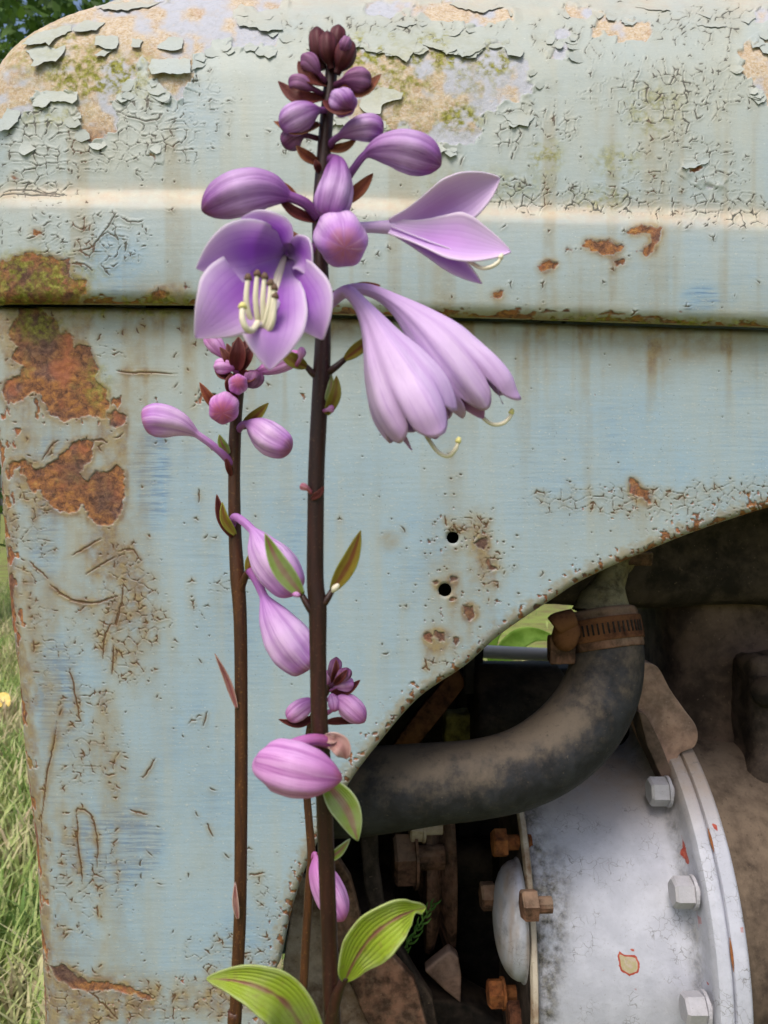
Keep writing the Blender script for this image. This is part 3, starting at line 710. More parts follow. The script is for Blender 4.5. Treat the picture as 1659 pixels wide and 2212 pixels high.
M_BLOCK2 = grubby('greasy_cast_iron', '463c37', '221d1a', '7c6a5b', .55, .8, 45)
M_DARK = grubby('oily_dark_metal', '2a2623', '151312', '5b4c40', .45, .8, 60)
M_RUST = grubby('brown_rust', '63402f', '33221d', '80583c', .6, .92, 110, .1, up=False)
M_RUST2 = grubby('dull_rust', '795a4a', '3a2c24', '9a8370', .55, .92, 70, .1)
M_ORANGE = grubby('orange_rust', '85502f', '4c2e20', '98653e', .6, .92, 160, .1, up=False)
M_PALE = grubby('pale_rusty_steel', 'b3a592', '7a5a3f', 'cfc6b8', .6, .85, 60, .15, up=False)
M_PINK = grubby('faded_red_lead', 'a98a7b', '6f5a50', 'bda496', .7, .9, 45, .15)
def white_mat():
    s = NT('white_engine_paint'); o = s.obj()
    a = s.attr('tv'); v = s.sep(a.outputs['Vector'])          # x: chips, y: grime, z: dust
    n1 = s.noise(50, 5, .6, o); n2 = s.noise(300, 4, .6, o)
    col = s.mix(s.rng(n1, .35, .7), 'adb0bd', 'bbbecb')
    col = s.mix(s.rng(n2, .55, .75, 0, .35), col, '9fa1aa')
    col = s.mix(s.math('MULTIPLY', v[2], s.rng(n1, .25, .6, .6, 1.), clamp=True), col, 'a08f80')
    gr = s.mix(s.rng(n2, .35, .65), '33322f', '77746c')
    col = s.mix(s.math('MULTIPLY', v[1], s.rng(s.noise(85, 6, .66, o), .30, .66), clamp=True), col, gr)
    red = s.mix(s.rng(n2, .4, .7), '9c3d31', 'b35c4a'); inner = s.mix(s.rng(n2, .4, .65), 'a9a07c', 'b4a597')
    col = s.mix(s.rng(v[0], .22, .30), col, red); col = s.mix(s.rng(v[0], .62, .70), col, inner)
    vo = s.n('TexVoronoi'); vo.feature = 'DISTANCE_TO_EDGE'; vo.inputs['Scale'].default_value = 130
    wv = s.n('VectorMath', operation='ADD'); s.set(wv.inputs[0], o); sc2 = s.n('VectorMath', operation='SCALE'); nz = s.n('TexNoise'); nz.inputs['Scale'].default_value = 120; s.set(nz.inputs['Vector'], o); s.set(sc2.inputs[0], nz.outputs[1]); sc2.inputs['Scale'].default_value = .012
    s.set(wv.inputs[1], sc2.outputs[0]); s.set(vo.inputs['Vector'], wv.outputs[0])
    crk = s.math('MULTIPLY', s.rng(vo.outputs['Distance'], .035, .0), s.rng(s.noise(36, 3, .6, o), .50, .62))
    col = s.mix(s.math('MULTIPLY', crk, .7), col, '6f6c6a')
    col = s.mix(s.rng(s.noise(800, 2, .5, o), .66, .74, 0, .5), col, '7c7672')
    s.bump(s.math('ADD', s.math('MULTIPLY', n1, 1.5), s.math('MULTIPLY_ADD', n2, .5, s.math('MULTIPLY', crk, -.5))), .45, .0011)
    return s.fin(col, .55, .35)
M_WHITE = white_mat()

# ------------------------------------------------------------------ shape helpers
def frames(P):
    P = np.asarray(P, float); T = np.gradient(P, axis=0); T /= np.linalg.norm(T, axis=1, keepdims=True) + 1e-12
    n = np.array([0., -1., .2]); n -= T[0] * (n @ T[0])
    if np.linalg.norm(n) < .2: n = np.array([1., 0, 0]); n -= T[0] * (n @ T[0])
    n /= np.linalg.norm(n); Ns = [n]
    for k in range(1, len(P)):
        n = Ns[-1] - T[k] * (Ns[-1] @ T[k]); Ns.append(n / np.linalg.norm(n))
    Ns = np.array(Ns); return T, Ns, np.cross(T, Ns)
def sweep(name, pts, radii, mat, parent=None, seg=14, sub=5, ribs=0, rib_amp=.0, cap=True, rough=0., seed=0):
    """tube through world points with a radius at every point"""
    C = catmull(pts, sub); k = np.linspace(0, len(pts) - 1, len(C)); R = np.interp(k, range(len(pts)), radii)
    if len(R) > 4: R[1:-1] = (R[:-2] + 2 * R[1:-1] + R[2:]) / 4
    T, A, B = frames(C); V = []; at_ = []; n = len(C); r_ = np.random.default_rng(seed)
    L = np.concatenate([[0], np.cumsum(np.linalg.norm(np.diff(C, axis=0), axis=1))]); L /= L[-1]
    ra = rib_amp if np.ndim(rib_amp) else np.full(n, rib_amp); 
    if np.ndim(rib_amp): ra = np.interp(L, np.linspace(0, 1, len(rib_amp)), rib_amp)
    for i in range(n):
        for j in range(seg):
            th = 2 * math.pi * j / seg; cs = math.cos(ribs * th) if ribs else 0
            r = R[i] * (1 + ra[i] * (-(abs(math.sin(ribs * th / 2)) ** -0.0) * 0 + cs)) * (1 + rough * r_.normal())
            V.append(C[i] + r * (math.cos(th) * A[i] + math.sin(th) * B[i])); at_.append((math.cos(th), L[i], math.sin(th)))
    Fc = [(i * seg + j, i * seg + (j + 1) % seg, (i + 1) * seg + (j + 1) % seg, (i + 1) * seg + j) for i in range(n - 1) for j in range(seg)]
    if cap:
        V.append(C[0]); V.append(C[-1]); at_ += [(1, 0, 0), (1, 1, 0)]; a, b = len(V) - 2, len(V) - 1
        Fc += [(a, (j + 1) % seg, j) for j in range(seg)] + [(b, (n - 1) * seg + j, (n - 1) * seg + (j + 1) % seg) for j in range(seg)]
    return mesh_obj(name, V, Fc, mat, parent, True, at_)
def lathe_x(name, prof, cy, cz, mat, parent, seg=96, a0=0, a1=2 * math.pi, tv=None, smooth=True):
    """profile of (x, r) turned about an axis along X"""
    V = []; n = len(prof); full = abs(a1 - a0 - 2 * math.pi) < 1e-6; m = seg if full else seg + 1
    for j in range(m):
        a = a0 + (a1 - a0) * j / seg
        for x, r in prof: V.append((x, cy + r * math.cos(a), cz + r * math.sin(a)))
    Fc = [(j * n + i, j * n + i + 1, ((j + 1) % m) * n + i + 1, ((j + 1) % m) * n + i) for j in range(seg) for i in range(n - 1)]
    at_ = None
    if tv is not None: at_ = tv(np.array(V))
    o = mesh_obj(name, V, Fc, mat, parent, smooth, at_)
    return o
def sharp(o, ang=35):
    o.data.set_sharp_from_angle(angle=math.radians(ang)); return o
def extrude(name, poly, Y, depth, mat, parent, bev=.003, tilt=None):
    """outline (grid coordinates) at distance Y, extruded away from the camera and bevelled"""
    bm = bmesh.new(); vs = [bm.verts.new(at(x, y, Y)) for x, y in poly]
    f = bm.faces.new(vs); r = bmesh.ops.extrude_face_region(bm, geom=[f])
    bmesh.ops.translate(bm, vec=(0, depth, 0), verts=[v for v in r['geom'] if isinstance(v, bmesh.types.BMVert)])
    bmesh.ops.recalc_face_normals(bm, faces=bm.faces)
    if bev: bmesh.ops.bevel(bm, geom=[e for e in bm.edges], offset=bev, segments=3, affect='EDGES', profile=.6, clamp_overlap=True)
    me = bpy.data.meshes.new(name); bm.to_mesh(me); bm.free(); me.materials.append(mat)
    me.polygons.foreach_set('use_smooth', [True] * len(me.polygons))
    o = bpy.data.objects.new(name, me); sc.collection.objects.link(o); o.parent = parent
    if tilt: 
        c = at(poly[0][0], poly[0][1], Y); o.data.transform(Matrix.Translation(c) @ tilt @ Matrix.Translation(-c))
    return sharp(o, 40)
def box(name, c, size, mat, parent, bev=.004, rot=None, segs=2):
    bm = bmesh.new(); bmesh.ops.create_cube(bm, size=1.0); bmesh.ops.scale(bm, vec=size, verts=bm.verts)
    bmesh.ops.bevel(bm, geom=list(bm.edges), offset=bev, segments=segs, affect='EDGES', profile=.6)
    if rot is not None: bmesh.ops.transform(bm, matrix=rot, verts=bm.verts)
    bmesh.ops.translate(bm, vec=c, verts=bm.verts)
    me = bpy.data.meshes.new(name); bm.to_mesh(me); bm.free(); me.materials.append(mat); me.polygons.foreach_set('use_smooth', [True] * len(me.polygons))
    o = bpy.data.objects.new(name, me); sc.collection.objects.link(o); o.parent = parent; return sharp(o, 40)
def hexbolt(c, af, h, shank_l, shank_r, mat, parent, axis=(-1, 0, 0), spin=.2, washer=True, tv=None):
    """hexagonal bolt head at c pointing along axis, shank running back from it"""
    ax = Vector(axis).normalized(); q = ax.to_track_quat('Z', 'Y').to_matrix(); V = []; Fc = []
    def ring(z, r, n, sp):
        i = len(V)
        for k in range(n):
            a = sp + 2 * math.pi * k / n; V.append(Vector(c) + q @ Vector((r * math.cos(a), r * math.sin(a), z))); 
        return list(range(i, i + n))
    def join(A, B):
        for k in range(len(A)): Fc.append((A[k], A[(k + 1) % len(A)], B[(k + 1) % len(B)], B[k]))
    R = af / math.sqrt(3)
    r0 = ring(0, R, 6, spin); r1 = ring(h * .86, R, 6, spin); r2 = ring(h, R * .84, 6, spin); join(r0, r1); join(r1, r2); Fc.append(tuple(r2)); Fc.append(tuple(r0[::-1]))
    if washer:
        w0 = ring(-.0028, af * .62, 24, 0); w1 = ring(-.0002, af * .62, 24, 0); join(w0, w1); Fc.append(tuple(w1)); Fc.append(tuple(w0[::-1]))
    s0 = ring(-shank_l, shank_r, 14, 0); s1 = ring(-.0029 if washer else -.0001, shank_r, 14, 0); join(s0, s1)
    return mesh_obj('bolt', V, Fc, mat, parent, False, [(0, .18, .25)] * len(V))

# ------------------------------------------------------------------ engine
CY, CZ = .83, CAMZ - .40                        # axis of the white housing
def screen(V): return 829.5 + F * V[:, 0] / V[:, 1], 1106 - F * (V[:, 2] - CAMZ) / V[:, 1]
def z6(p): return [((x / 1.3554 + 1800) / 1.8228, (y / 1.3554 + 2700) / 1.8228) for x, y in p]
CHIPS = [z6([(855,1440),(870,1415),(890,1435),(955,1440),(975,1480),(970,1530),(920,1550),(870,1520)]), z6([(925,1410),(945,1395),(945,1425)]), z6([(770,1515),(788,1512),(780,1535)]), z6([(798,945),(812,940),(808,952)]),
         z6([(1035,1462),(1043,1460),(1040,1470)]), z6([(945,1618),(962,1620),(955,1630)]), z6([(1355,735),(1385,740),(1395,780),(1370,760)]), z6([(1330,1578),(1342,1585),(1335,1600)]), z6([(1510,1290),(1525,1280),(1528,1315),(1515,1315)]),
         z6([(1195,800),(1215,850),(1240,960),(1215,940),(1195,890)]), z6([(1280,1200),(1300,1240),(1305,1300),(1290,1290)])]
def tv_white(V):
    x, y = screen(V); x = x + 3 * (fbm(x / 7, y / 7, 5, 3) - .5); s_ = np.full(len(V), -60.)
    for p in CHIPS: s_ = np.maximum(s_, poly_sdf(x, y, p))
    chip = np.clip((s_ + 2) / 9., 0, 1); chip = np.where(s_ > -2, np.maximum(chip, .26 * (s_ > -1)), 0)
    gr = 1.1 * np.exp(-((V[:, 0] - .128) / .012) ** 2) + 1.0 * np.exp(-((x - 1205) / 28.) ** 2) * np.exp(-((y - 1960) / 130.) ** 2) * (V[:, 0] < .2)
    gr = np.clip(gr + .8 * np.exp(-((V[:, 0] - .249) / .003) ** 2), 0, 1)
    ang = np.arctan2(V[:, 2] - CZ, V[:, 1] - CY)
    du = sstep(1850, 1640, y) * .95
    return np.stack([chip, gr, np.clip(du, 0, 1)], 1)
_p = [(x, .158 + .004 * (x - .13) / .11) for x in np.linspace(.132, .238, 64)]
prof = [(.122, .02), (.122, .148), (.1235, .1530), (.127, .1565)] + _p + [(.243, .1635), (.247, .1665), (.2505, .171), (.2520, .176), (.2524, .182), (.2526, .190), (.2528, .197), (.2545, .2005), (.258, .2012)] \
       + [(x, .2014) for x in np.linspace(.2585, .2640, 4)] + [(.2648, .2006), (.2650, .1975), (.2662, .1975), (.2664, .2010)] + [(x, .2020) for x in np.linspace(.2670, .2770, 6)] + [(.2790, .2005), (.2800, .196), (.2800, .15)]
housing = lathe_x('pump_housing', prof, CY, CZ, M_WHITE, tractor, 420, math.pi * .45, math.pi * 1.55, tv_white)
sharp(housing, 50)
for px, py in ((1402, 1718), (1465, 1930), (1492, 2180)):
    X = .2425; aa = np.linspace(math.pi * .5, math.pi * 1.2, 600); yy = CY + .1845 * np.cos(aa); zz = CZ + .1845 * np.sin(aa)
    k_ = int(np.argmin(np.hypot(829.5 + F * X / yy - px, 1106 - F * (zz - CAMZ) / yy - py)))
    hexbolt((.2465, yy[k_], zz[k_]), .0215, .015, .012, .006, M_WHITE, housing, (-1, 0, 0), .35 + py * .01)
# two open slots in the flange joint where the sealing has come away
for a_, l_ in ((2.42, .10), (2.83, .12)):
    V = []; Fc = []
    for k in range(9):
        a = a_ + l_ * (k / 8 - .5); w_ = .0011 * math.sin(math.pi * (k + .3) / 8.6)
        for dx in (-w_, w_): V.append((.2656 + dx, CY + .2024 * math.cos(a), CZ + .2024 * math.sin(a)))
    Fc = [(2 * k, 2 * k + 1, 2 * k + 3, 2 * k + 2) for k in range(8)]
    mesh_obj('seal_remnant', V, Fc, M_ORANGE, housing, True)
# end plate, its rusty rim and the domed cap
rim = lathe_x('end_plate', [(.1235, .15), (.1238, .164), (.1225, .1665), (.1190, .1668), (.1178, .165), (.1175, .05), (.1175, .0)], CY, CZ, M_PALE, housing, 160, math.pi * .45, math.pi * 1.55); sharp(rim)
face = lathe_x('end_cover', [(.1174, .160), (.1168, .156), (.1165, .148), (.1160, .13), (.1160, .0)], CY, CZ, M_BLOCK2, housing, 120, math.pi * .45, math.pi * 1.55)
def tv_dome(V):
    n = len(V); x, y = screen(V)
    return np.stack([np.zeros(n), np.clip(1.5 * (fbm(x / 16, y / 30, 4, 4) - .38) + .3 * (x > 1135), 0, 1), np.clip(.15 + 2.2 * (fbm(x / 12, y / 60, 8, 3) - .48), 0, 1)], 1)
dome_c = (CY - .112, CAMZ - .350)
dome = lathe_x('domed_cap', [(.1165, .050), (.1155, .0485)] + [(.1155 - .021 * math.sin(t) ** .9, .0475 * math.cos(t) ** .9) for t in np.linspace(0, math.pi / 2, 22)], dome_c[0], dome_c[1], M_WHITE, housing, 64, tv=tv_dome)
for px, py, X, m, sh in ((1078, 1820, .100, M_ORANGE, .022), (1052, 1935, .091, M_RUST2, .020), (1142, 1955, .1135, M_RUST2, .012), (1068, 2146, .097, M_ORANGE, .018), (1112, 2196, .112, M_RUST, .012)):
    Y = X * F / (px - 829.5); hexbolt((X + .006, Y, CAMZ + (1106 - py) / F * Y), .0215, .012, sh, .0065, m, housing, (-1, -.05, .0), .1 + px * .013, washer=(py == 2146))

# the bell behind the flange and the block
lathe_x('clutch_housing', [(.2795, .192), (.30, .186), (.34, .184), (.42, .188), (.55, .20), (.75, .205)], CY + .012, CZ, grubby('dusty_housing', '5c4f44', '382f29', '7c6c5d', .85, .9, 45), tractor, 96, math.pi * .3, math.pi * 1.6)
def lumpy(name, c, size, mat, parent, amp=.006, sc_=18, seed=0, res=40):
    bm = bmesh.new(); bmesh.ops.create_cube(bm, size=1.0); bmesh.ops.scale(bm, vec=size, verts=bm.verts)
    bmesh.ops.bevel(bm, geom=list(bm.edges), offset=min(size) * .16, segments=4, affect='EDGES', profile=.6)
    L = max(size) / res
    for _ in range(5):
        ed = [e for e in bm.edges if e.calc_length() > L * 1.6]
        if not ed: break
        bmesh.ops.subdivide_edges(bm, edges=ed, cuts=1, use_grid_fill=True)
    bm.normal_update()
    co = np.array([v.co[:] for v in bm.verts])
    h = fbm(co[:, 0] * sc_ + co[:, 1] * sc_ * .7 + 31, co[:, 2] * sc_ + co[:, 1] * sc_ * .5 + 7, seed, 4) - .5
    for v, k in zip(bm.verts, h): v.co += v.normal * k * amp * 2
    bmesh.ops.translate(bm, vec=c, verts=bm.verts)
    me = bpy.data.meshes.new(name); bm.to_mesh(me); bm.free(); me.materials.append(mat); me.polygons.foreach_set('use_smooth', [True] * len(me.polygons))
    o = bpy.data.objects.new(name, me); sc.collection.objects.link(o); o.parent = parent; return o
block = lumpy('engine_block', (.56, .93, CAMZ - .12), (.56, .26, .52), M_BLOCK, tractor, .010, 14, 3)
lumpy('side_cover', tuple(at(1690, 1560, .80)), (.10, .10, .14), M_BLOCK2, block, .010, 30, 5, 26)
sweep('plug', [at(1668, 1500, .80), at(1660, 1496, .765), at(1652, 1492, .742)], [.016, .016, .012], M_DARK, block, 16, 3)
lug = extrude('lifting_lug', [tuple(p) for p in catmull([(1385,1430),(1420,1440),(1447,1488),(1480,1535),(1502,1565),(1508,1592),(1500,1614),(1480,1622),(1466,1632),(1455,1668),(1430,1660),(1400,1600),(1380,1540),(1378,1480)], 3)], .742, .05, M_PINK, housing, .003)
strip = extrude('gasket_ridge', [tuple(p) for p in catmull([(1380,1538),(1396,1545),(1425,1600),(1448,1660),(1462,1705),(1448,1715),(1425,1670),(1398,1610)], 3)], .736, .03, M_BLOCK, housing, .002)

# radiator hose
hp = [(500,1735,.69,.030),(640,1722,.672,.032),(760,1712,.655,.0335),(850,1702,.648,.0325),(940,1692,.644,.0305),(1030,1683,.643,.0298),(1120,1662,.645,.0302),(1195,1622,.650,.0312),(1258,1562,.655,.0312),(1298,1490,.660,.0300),
      (1312,1420,.664,.0284),(1306,1370,.668,.0280),(1296,1325,.672,.0278)]
hose = sweep('radiator_hose', [at(a, b, c) for a, b, c, r in hp], [r for *_, r in hp], M_RUBBER, tractor, 40, 8)
cq = [np.array(at(1311, 1404, .665)), np.array(at(1296, 1322, .672))]; cd = (cq[1] - cq[0]) / np.linalg.norm(cq[1] - cq[0])
def along(t, r): return list(cq[0] + (cq[1] - cq[0]) * t)
sweep('hose_collar', [along(.0, 0), along(.10, 0), along(.9, 0), along(1.05, 0)], [.0288, .0296, .0292, .0255], M_RUST2, hose, 40, 4)
clamp = sweep('hose_clamp', [along(.22, 0), along(.26, 0), along(.74, 0), along(.78, 0)], [.0300, .0308, .0308, .0300], M_RUST, hose, 44, 4)
# worm slots pressed into the band
T_, A_, B_ = frames(np.array([cq[0], cq[1]])); 
for k in range(15):
    a = -.9 + k * .13; d_ = math.cos(a) * A_[0] + math.sin(a) * B_[0]; e_ = -math.sin(a) * A_[0] + math.cos(a) * B_[0]; c_ = np.array(along(.5, 0)) + d_ * .0309
    box('slot', tuple(c_), (.0014, .0012, .0085), M_DARK, clamp, .0003, Matrix((tuple(e_) + (0,), tuple(d_) + (0,), tuple(cd) + (0,), (0, 0, 0, 1))).transposed())
sweep('screw_housing', [at(1214, 1392, .652), at(1218, 1384, .650), at(1226, 1358, .648), at(1228, 1350, .650)], [.006, .0105, .0105, .007], M_RUST, clamp, 16, 4)
sweep('clamp_screw', [at(1196, 1352, .642), at(1206, 1346, .642), at(1240, 1334, .643)], [.0075, .0085, .0070], M_RUST, clamp, 16, 3)
lumpy('clamp_ear', tuple(at(1212, 1402, .655)), (.020, .014, .022), M_RUST2, clamp, .002, 60, 2, 14)
neck = sweep('thermostat_neck', [at(1298, 1330, .673), at(1306, 1296, .675), at(1316, 1262, .678), at(1326, 1228, .684), at(1334, 1190, .69), at(1345, 1050, .70)], [.0235, .0205, .0125, .0120, .017, .02], grubby('grimy_casting', '7d7252', '3a3428', 'a89f80', .6, .9, 110), tractor, 28, 6)
lumpy('neck_flange', tuple(at(1352, 1206, .69)), (.034, .03, .010), M_RUST2, neck, .002, 50, 3, 14)

# fan pulley seen edge-on, its hub and the struts in front of the radiator
pul = lathe_x('fan_pulley', [(.036, .0), (.036, .030), (.040, .034), (.040, .070), (.0415, .084), (.046, .086), (.050, .083), (.056, .066), (.062, .083), (.066, .086), (.0705, .084), (.072, .070), (.072, .03)], .885, CAMZ - .372, M_RUST2, tractor, 72); sharp(pul)
hexbolt((.028, .81, CAMZ - .336), .046, .020, .03, .012, M_RUST2, pul, (-1, -.1, 0), .3)
hexbolt((.036, .806, CAMZ - .304), .024, .012, .02, .008, M_PALE, pul, (-1, -.1, 0), .1)
sweep('water_pump_shaft', [(.03, .885, CAMZ - .372), (.112, .885, CAMZ - .372)], [.02, .026], M_DARK, pul, 20, 3)
extrude('frame_strut', [(700,1850),(722,1845),(757,1899),(781,1990),(838,2056),(896,2121),(925,2230),(935,2300),(840,2300),(790,2205),(742,2085),(717,2022),(690,1930)], .70, .012, M_RUST2, tractor, .002)
extrude('frame_plate', [(640,1890),(690,1905),(716,2020),(745,2095),(800,2222),(838,2300),(600,2300),(612,2080)], .715, .010, grubby('flaking_plate', '83705e', '4c3a2e', 'b8aca0', .7, .9, 40, .1, up=False), tractor, .002)
extrude('curved_strap', [(775,1790),(816,1790),(818,1870),(832,1965),(862,2040),(900,2105),(935,2160),(960,2300),(925,2300),(890,2160),(850,2085),(812,2010),(788,1930)], .735, .014, M_BLOCK2, tractor, .003)
extrude('torn_bracket', [(916,2098),(940,2078),(971,2054),(991,2070),(997,2110),(996,2170),(960,2140)], .80, .016, M_PINK, tractor, .003)
extrude('cross_member', [(880,2150),(1010,2170),(1140,2240),(1140,2330),(860,2330)], .80, .05, M_DARK, tractor, .004)
# things deeper in the bay
lathe_x('dynamo_body', [(.085, .0), (.085, .05), (.09, .056), (.165, .056), (.17, .05), (.17, 0)], .80, CAMZ - .202, M_DARK, tractor, 48)
sweep('pale_rail', [at(960, 1402, 1.07), at(1110, 1411, 1.07), at(1330, 1420, 1.07)], [.0085, .0085, .0085], NT('white_rail').fin('dcd6d2', .6, .3), tractor, 14, 3)
extrude('diagonal_brace', [(985,1440),(1010,1475),(960,1540),(870,1650),(820,1650),(900,1540)], .80, .012, M_RUST, tractor, .002)
extrude('upright_bracket', [(1002,1424),(1026,1424),(1028,1500),(1004,1500)], .79, .01, M_DARK, tractor, .002)
lumpy('mossy_casting', tuple(at(995, 1572, .84)), (.034, .03, .034), grubby('mossy_casting', '7d7440', '3e3a22', '9b9560', .7, .95, 70), tractor, .004, 50, 4, 16)
lumpy('added_dark_backing', (.002, .955, CAMZ - .27), (.225, .02, .80), M_DARK, tractor, .003, 20, 6, 24)  # dark sheet added to block the bright grass behind and darken the bay
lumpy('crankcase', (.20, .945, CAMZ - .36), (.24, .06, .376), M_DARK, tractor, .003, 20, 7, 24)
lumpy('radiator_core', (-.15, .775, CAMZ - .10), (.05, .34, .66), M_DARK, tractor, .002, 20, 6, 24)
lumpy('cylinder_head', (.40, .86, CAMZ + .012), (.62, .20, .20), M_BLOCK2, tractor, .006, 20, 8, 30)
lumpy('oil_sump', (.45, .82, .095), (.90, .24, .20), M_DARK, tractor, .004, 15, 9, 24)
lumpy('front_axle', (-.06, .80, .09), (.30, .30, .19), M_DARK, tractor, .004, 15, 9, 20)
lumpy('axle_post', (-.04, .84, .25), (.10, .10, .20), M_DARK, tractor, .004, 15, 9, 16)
# ------------------------------------------------------------------ hosta flower stalks
def stem_mat(name, a, b, c):
    s = NT(name); o = s.obj()
    col = s.mix(s.rng(s.noise(1, 4, .6, s.scaled(o, (500, 500, 60))), .35, .68), a, b)
    col = s.mix(s.rng(s.noise(900, 2, .5, o), .60, .72, 0, .6), col, c)
    s.bump(s.noise(1, 3, .5, s.scaled(o, (900, 900, 120))), .25, .0003)
    return s.fin(col, .45, .4)
M_STEM = stem_mat('dark_flower_stem', '281310', '391b16', '523a2c')
M_STEM2 = stem_mat('brown_flower_stem', '3b2216', '51301c', '74532b')
def bud_mat(name, base, mid, light, tip, vein):
    s = NT(name); v = s.sep(s.attr('tv').outputs['Vector']); o = s.obj()
    n = s.noise(260, 4, .6, o); st = s.noise(1, 3, .6, s.scaled(o, (700, 700, 160)))
    col = s.ramp(s.math('ADD', v[1], s.math('MULTIPLY_ADD', n, .10, -.05)), [(.0, base), (.30, mid), (.68, light), (.90, mid), (1., tip)])
    th = s.math('ARCTAN2', v[2], v[0]); c6 = s.math('COSINE', s.math('MULTIPLY', th, 6.0))
    cb = s.n('CombineXYZ'); s.set(cb.inputs[0], s.math('MULTIPLY', v[0], 4.5)); s.set(cb.inputs[1], s.math('MULTIPLY', v[2], 4.5)); s.set(cb.inputs[2], s.math('MULTIPLY', v[1], 1.3))
    oi = s.n('ObjectInfo'); ad = s.n('VectorMath', operation='ADD'); s.set(ad.inputs[0], cb.outputs[0]); s.set(ad.inputs[1], oi.outputs['Random'])
    sk = s.noise(1.0, 5, .68, ad.outputs[0]); sk2 = s.noise(3.2, 3, .6, ad.outputs[0])
    col = s.mix(s.rng(c6, -.55, -1., 0, .42), col, vein)
    col = s.mix(s.rng(sk, .54, .70, 0, .60), col, light)
    col = s.mix(s.rng(sk, .46, .32, 0, .70), col, vein)
    col = s.mix(s.rng(sk2, .50, .68, 0, .35), col, vein)
    s.bump(s.math('ADD', st, s.math('MULTIPLY', n, .5)), .4, .0004); s.fin(col, .52, .3); s.translucent(col, .22); return s.m
B_DARK = bud_mat('plum_bud', '45182a', '7a4272', 'a878a6', '5a2440', '57284f')
B_MID = bud_mat('violet_bud', '5c2c5c', '9c62ae', 'd2aee2', '7c3c60', '743c88')
B_LITE = bud_mat('lilac_bud', '8a4686', 'c28ad4', 'e6c4f0', 'b46c88', 'a466ba')
B_PINK = bud_mat('pink_violet_bud', '96446f', 'c67cc0', 'e2aee4', 'b65e76', 'a556a4')
B_TUBE = bud_mat('lilac_flower_tube', 'b88cc8', 'd2b0e6', 'e6cdf4', 'dfc2ee', 'c29bd8')
def petal_mat(name, deep, mid, pale, edge, tr=.22):
    s = NT(name); v = s.sep(s.attr('tv').outputs['Vector']); o = s.obj()
    ax = s.math('ABSOLUTE', v[0]); wob = s.noise(140, 3, .6, o)
    d = s.math('ADD', ax, s.math('MULTIPLY_ADD', wob, .35, -.17))
    col = s.mix(s.rng(d, .05, .62), deep, mid); col = s.mix(s.rng(d, .50, .95), col, pale)
    # veins run along the petal
    vein = s.math('ABSOLUTE', s.math('SINE', s.math('MULTIPLY', v[0], 15.)))
    col = s.mix(s.math('MULTIPLY', s.rng(vein, .45, .0), s.rng(ax, .9, .3, 0, .65)), col, deep)
    col = s.mix(s.rng(v[1], .45, 1., 0, .65), col, pale); col = s.mix(s.rng(v[1], .38, .02, 0, .6), col, pale)
    col = s.mix(s.rng(ax, .86, 1.0, 0, .7), col, edge)
    s.bump(s.math('MULTIPLY', vein, .5), .25, .0003)
    s.fin(col, .5, .3); s.translucent(col, tr); return s.m
P_OPEN = petal_mat('open_petal', 'b06cd2', 'd0a2e6', 'e8d0f4', 'f6f0f8', .5)
P_PALE = petal_mat('pale_petal', 'c08cd8', 'd6b0ea', 'e6cdf2', 'f0e2f5')
P_INNER = petal_mat('inner_petal', '85468c', '9c5fa5', 'bb88c2', 'c9a0cf')
def bract_mat(name, mid, body, edge, tr=.12, m0=.12, m1=.42):
    s = NT(name); v = s.sep(s.attr('tv').outputs['Vector']); o = s.obj(); n = s.noise(160, 4, .6, o)
    ax = s.math('ADD', s.math('ABSOLUTE', v[0]), s.math('MULTIPLY_ADD', n, .3, -.15))
    col = s.mix(s.rng(ax, m0, m1), mid, body); col = s.mix(s.rng(ax, .84, 1.06, 0, .8), col, edge); col = s.mix(s.rng(s.noise(420, 4, .65, o), .5, .75, 0, .35), col, mid); col = s.mix(s.rng(s.noise(70, 3, .5, o), .45, .7, 0, .35), col, edge)
    line = s.math('ABSOLUTE', s.math('SINE', s.math('MULTIPLY', v[0], 17.)))
    col = s.mix(s.rng(line, .18, .0, 0, .3), col, mid)
    s.bump(s.math('ADD', line, s.math('MULTIPLY', n, .8)), .5, .0005); s.fin(col, .5, .3); s.translucent(col, tr); return s.m
L_MAROON = bract_mat('maroon_bract', '4a1a1c', '5b2324', '7d4537')
L_BROWN = bract_mat('russet_bract', '75392c', '8a4c33', 'a87a55')
L_OLIVE = bract_mat('olive_bract', '7a4a2a', '8b7a2a', '98a24a', .2)
L_GREEN = bract_mat('variegated_bract', '94685a', '86a13a', 'ccd8b4', .25)
L_LEAF = bract_mat('yellow_green_leaf', '8c5a50', '9bb235', 'c2cf90', .30, .0, .17)
L_DRY = bract_mat('dry_pink_bract', '96585a', 'ab7a74', 'c9b0a6')
M_WHITEF = NT('white_filament').fin('e2dbc4', .5, .3); M_YEL = NT('yellow_anther').fin('d9d28a', .6, .2); M_ANTH = NT('dark_anther').fin('6a5548', .7, .2)

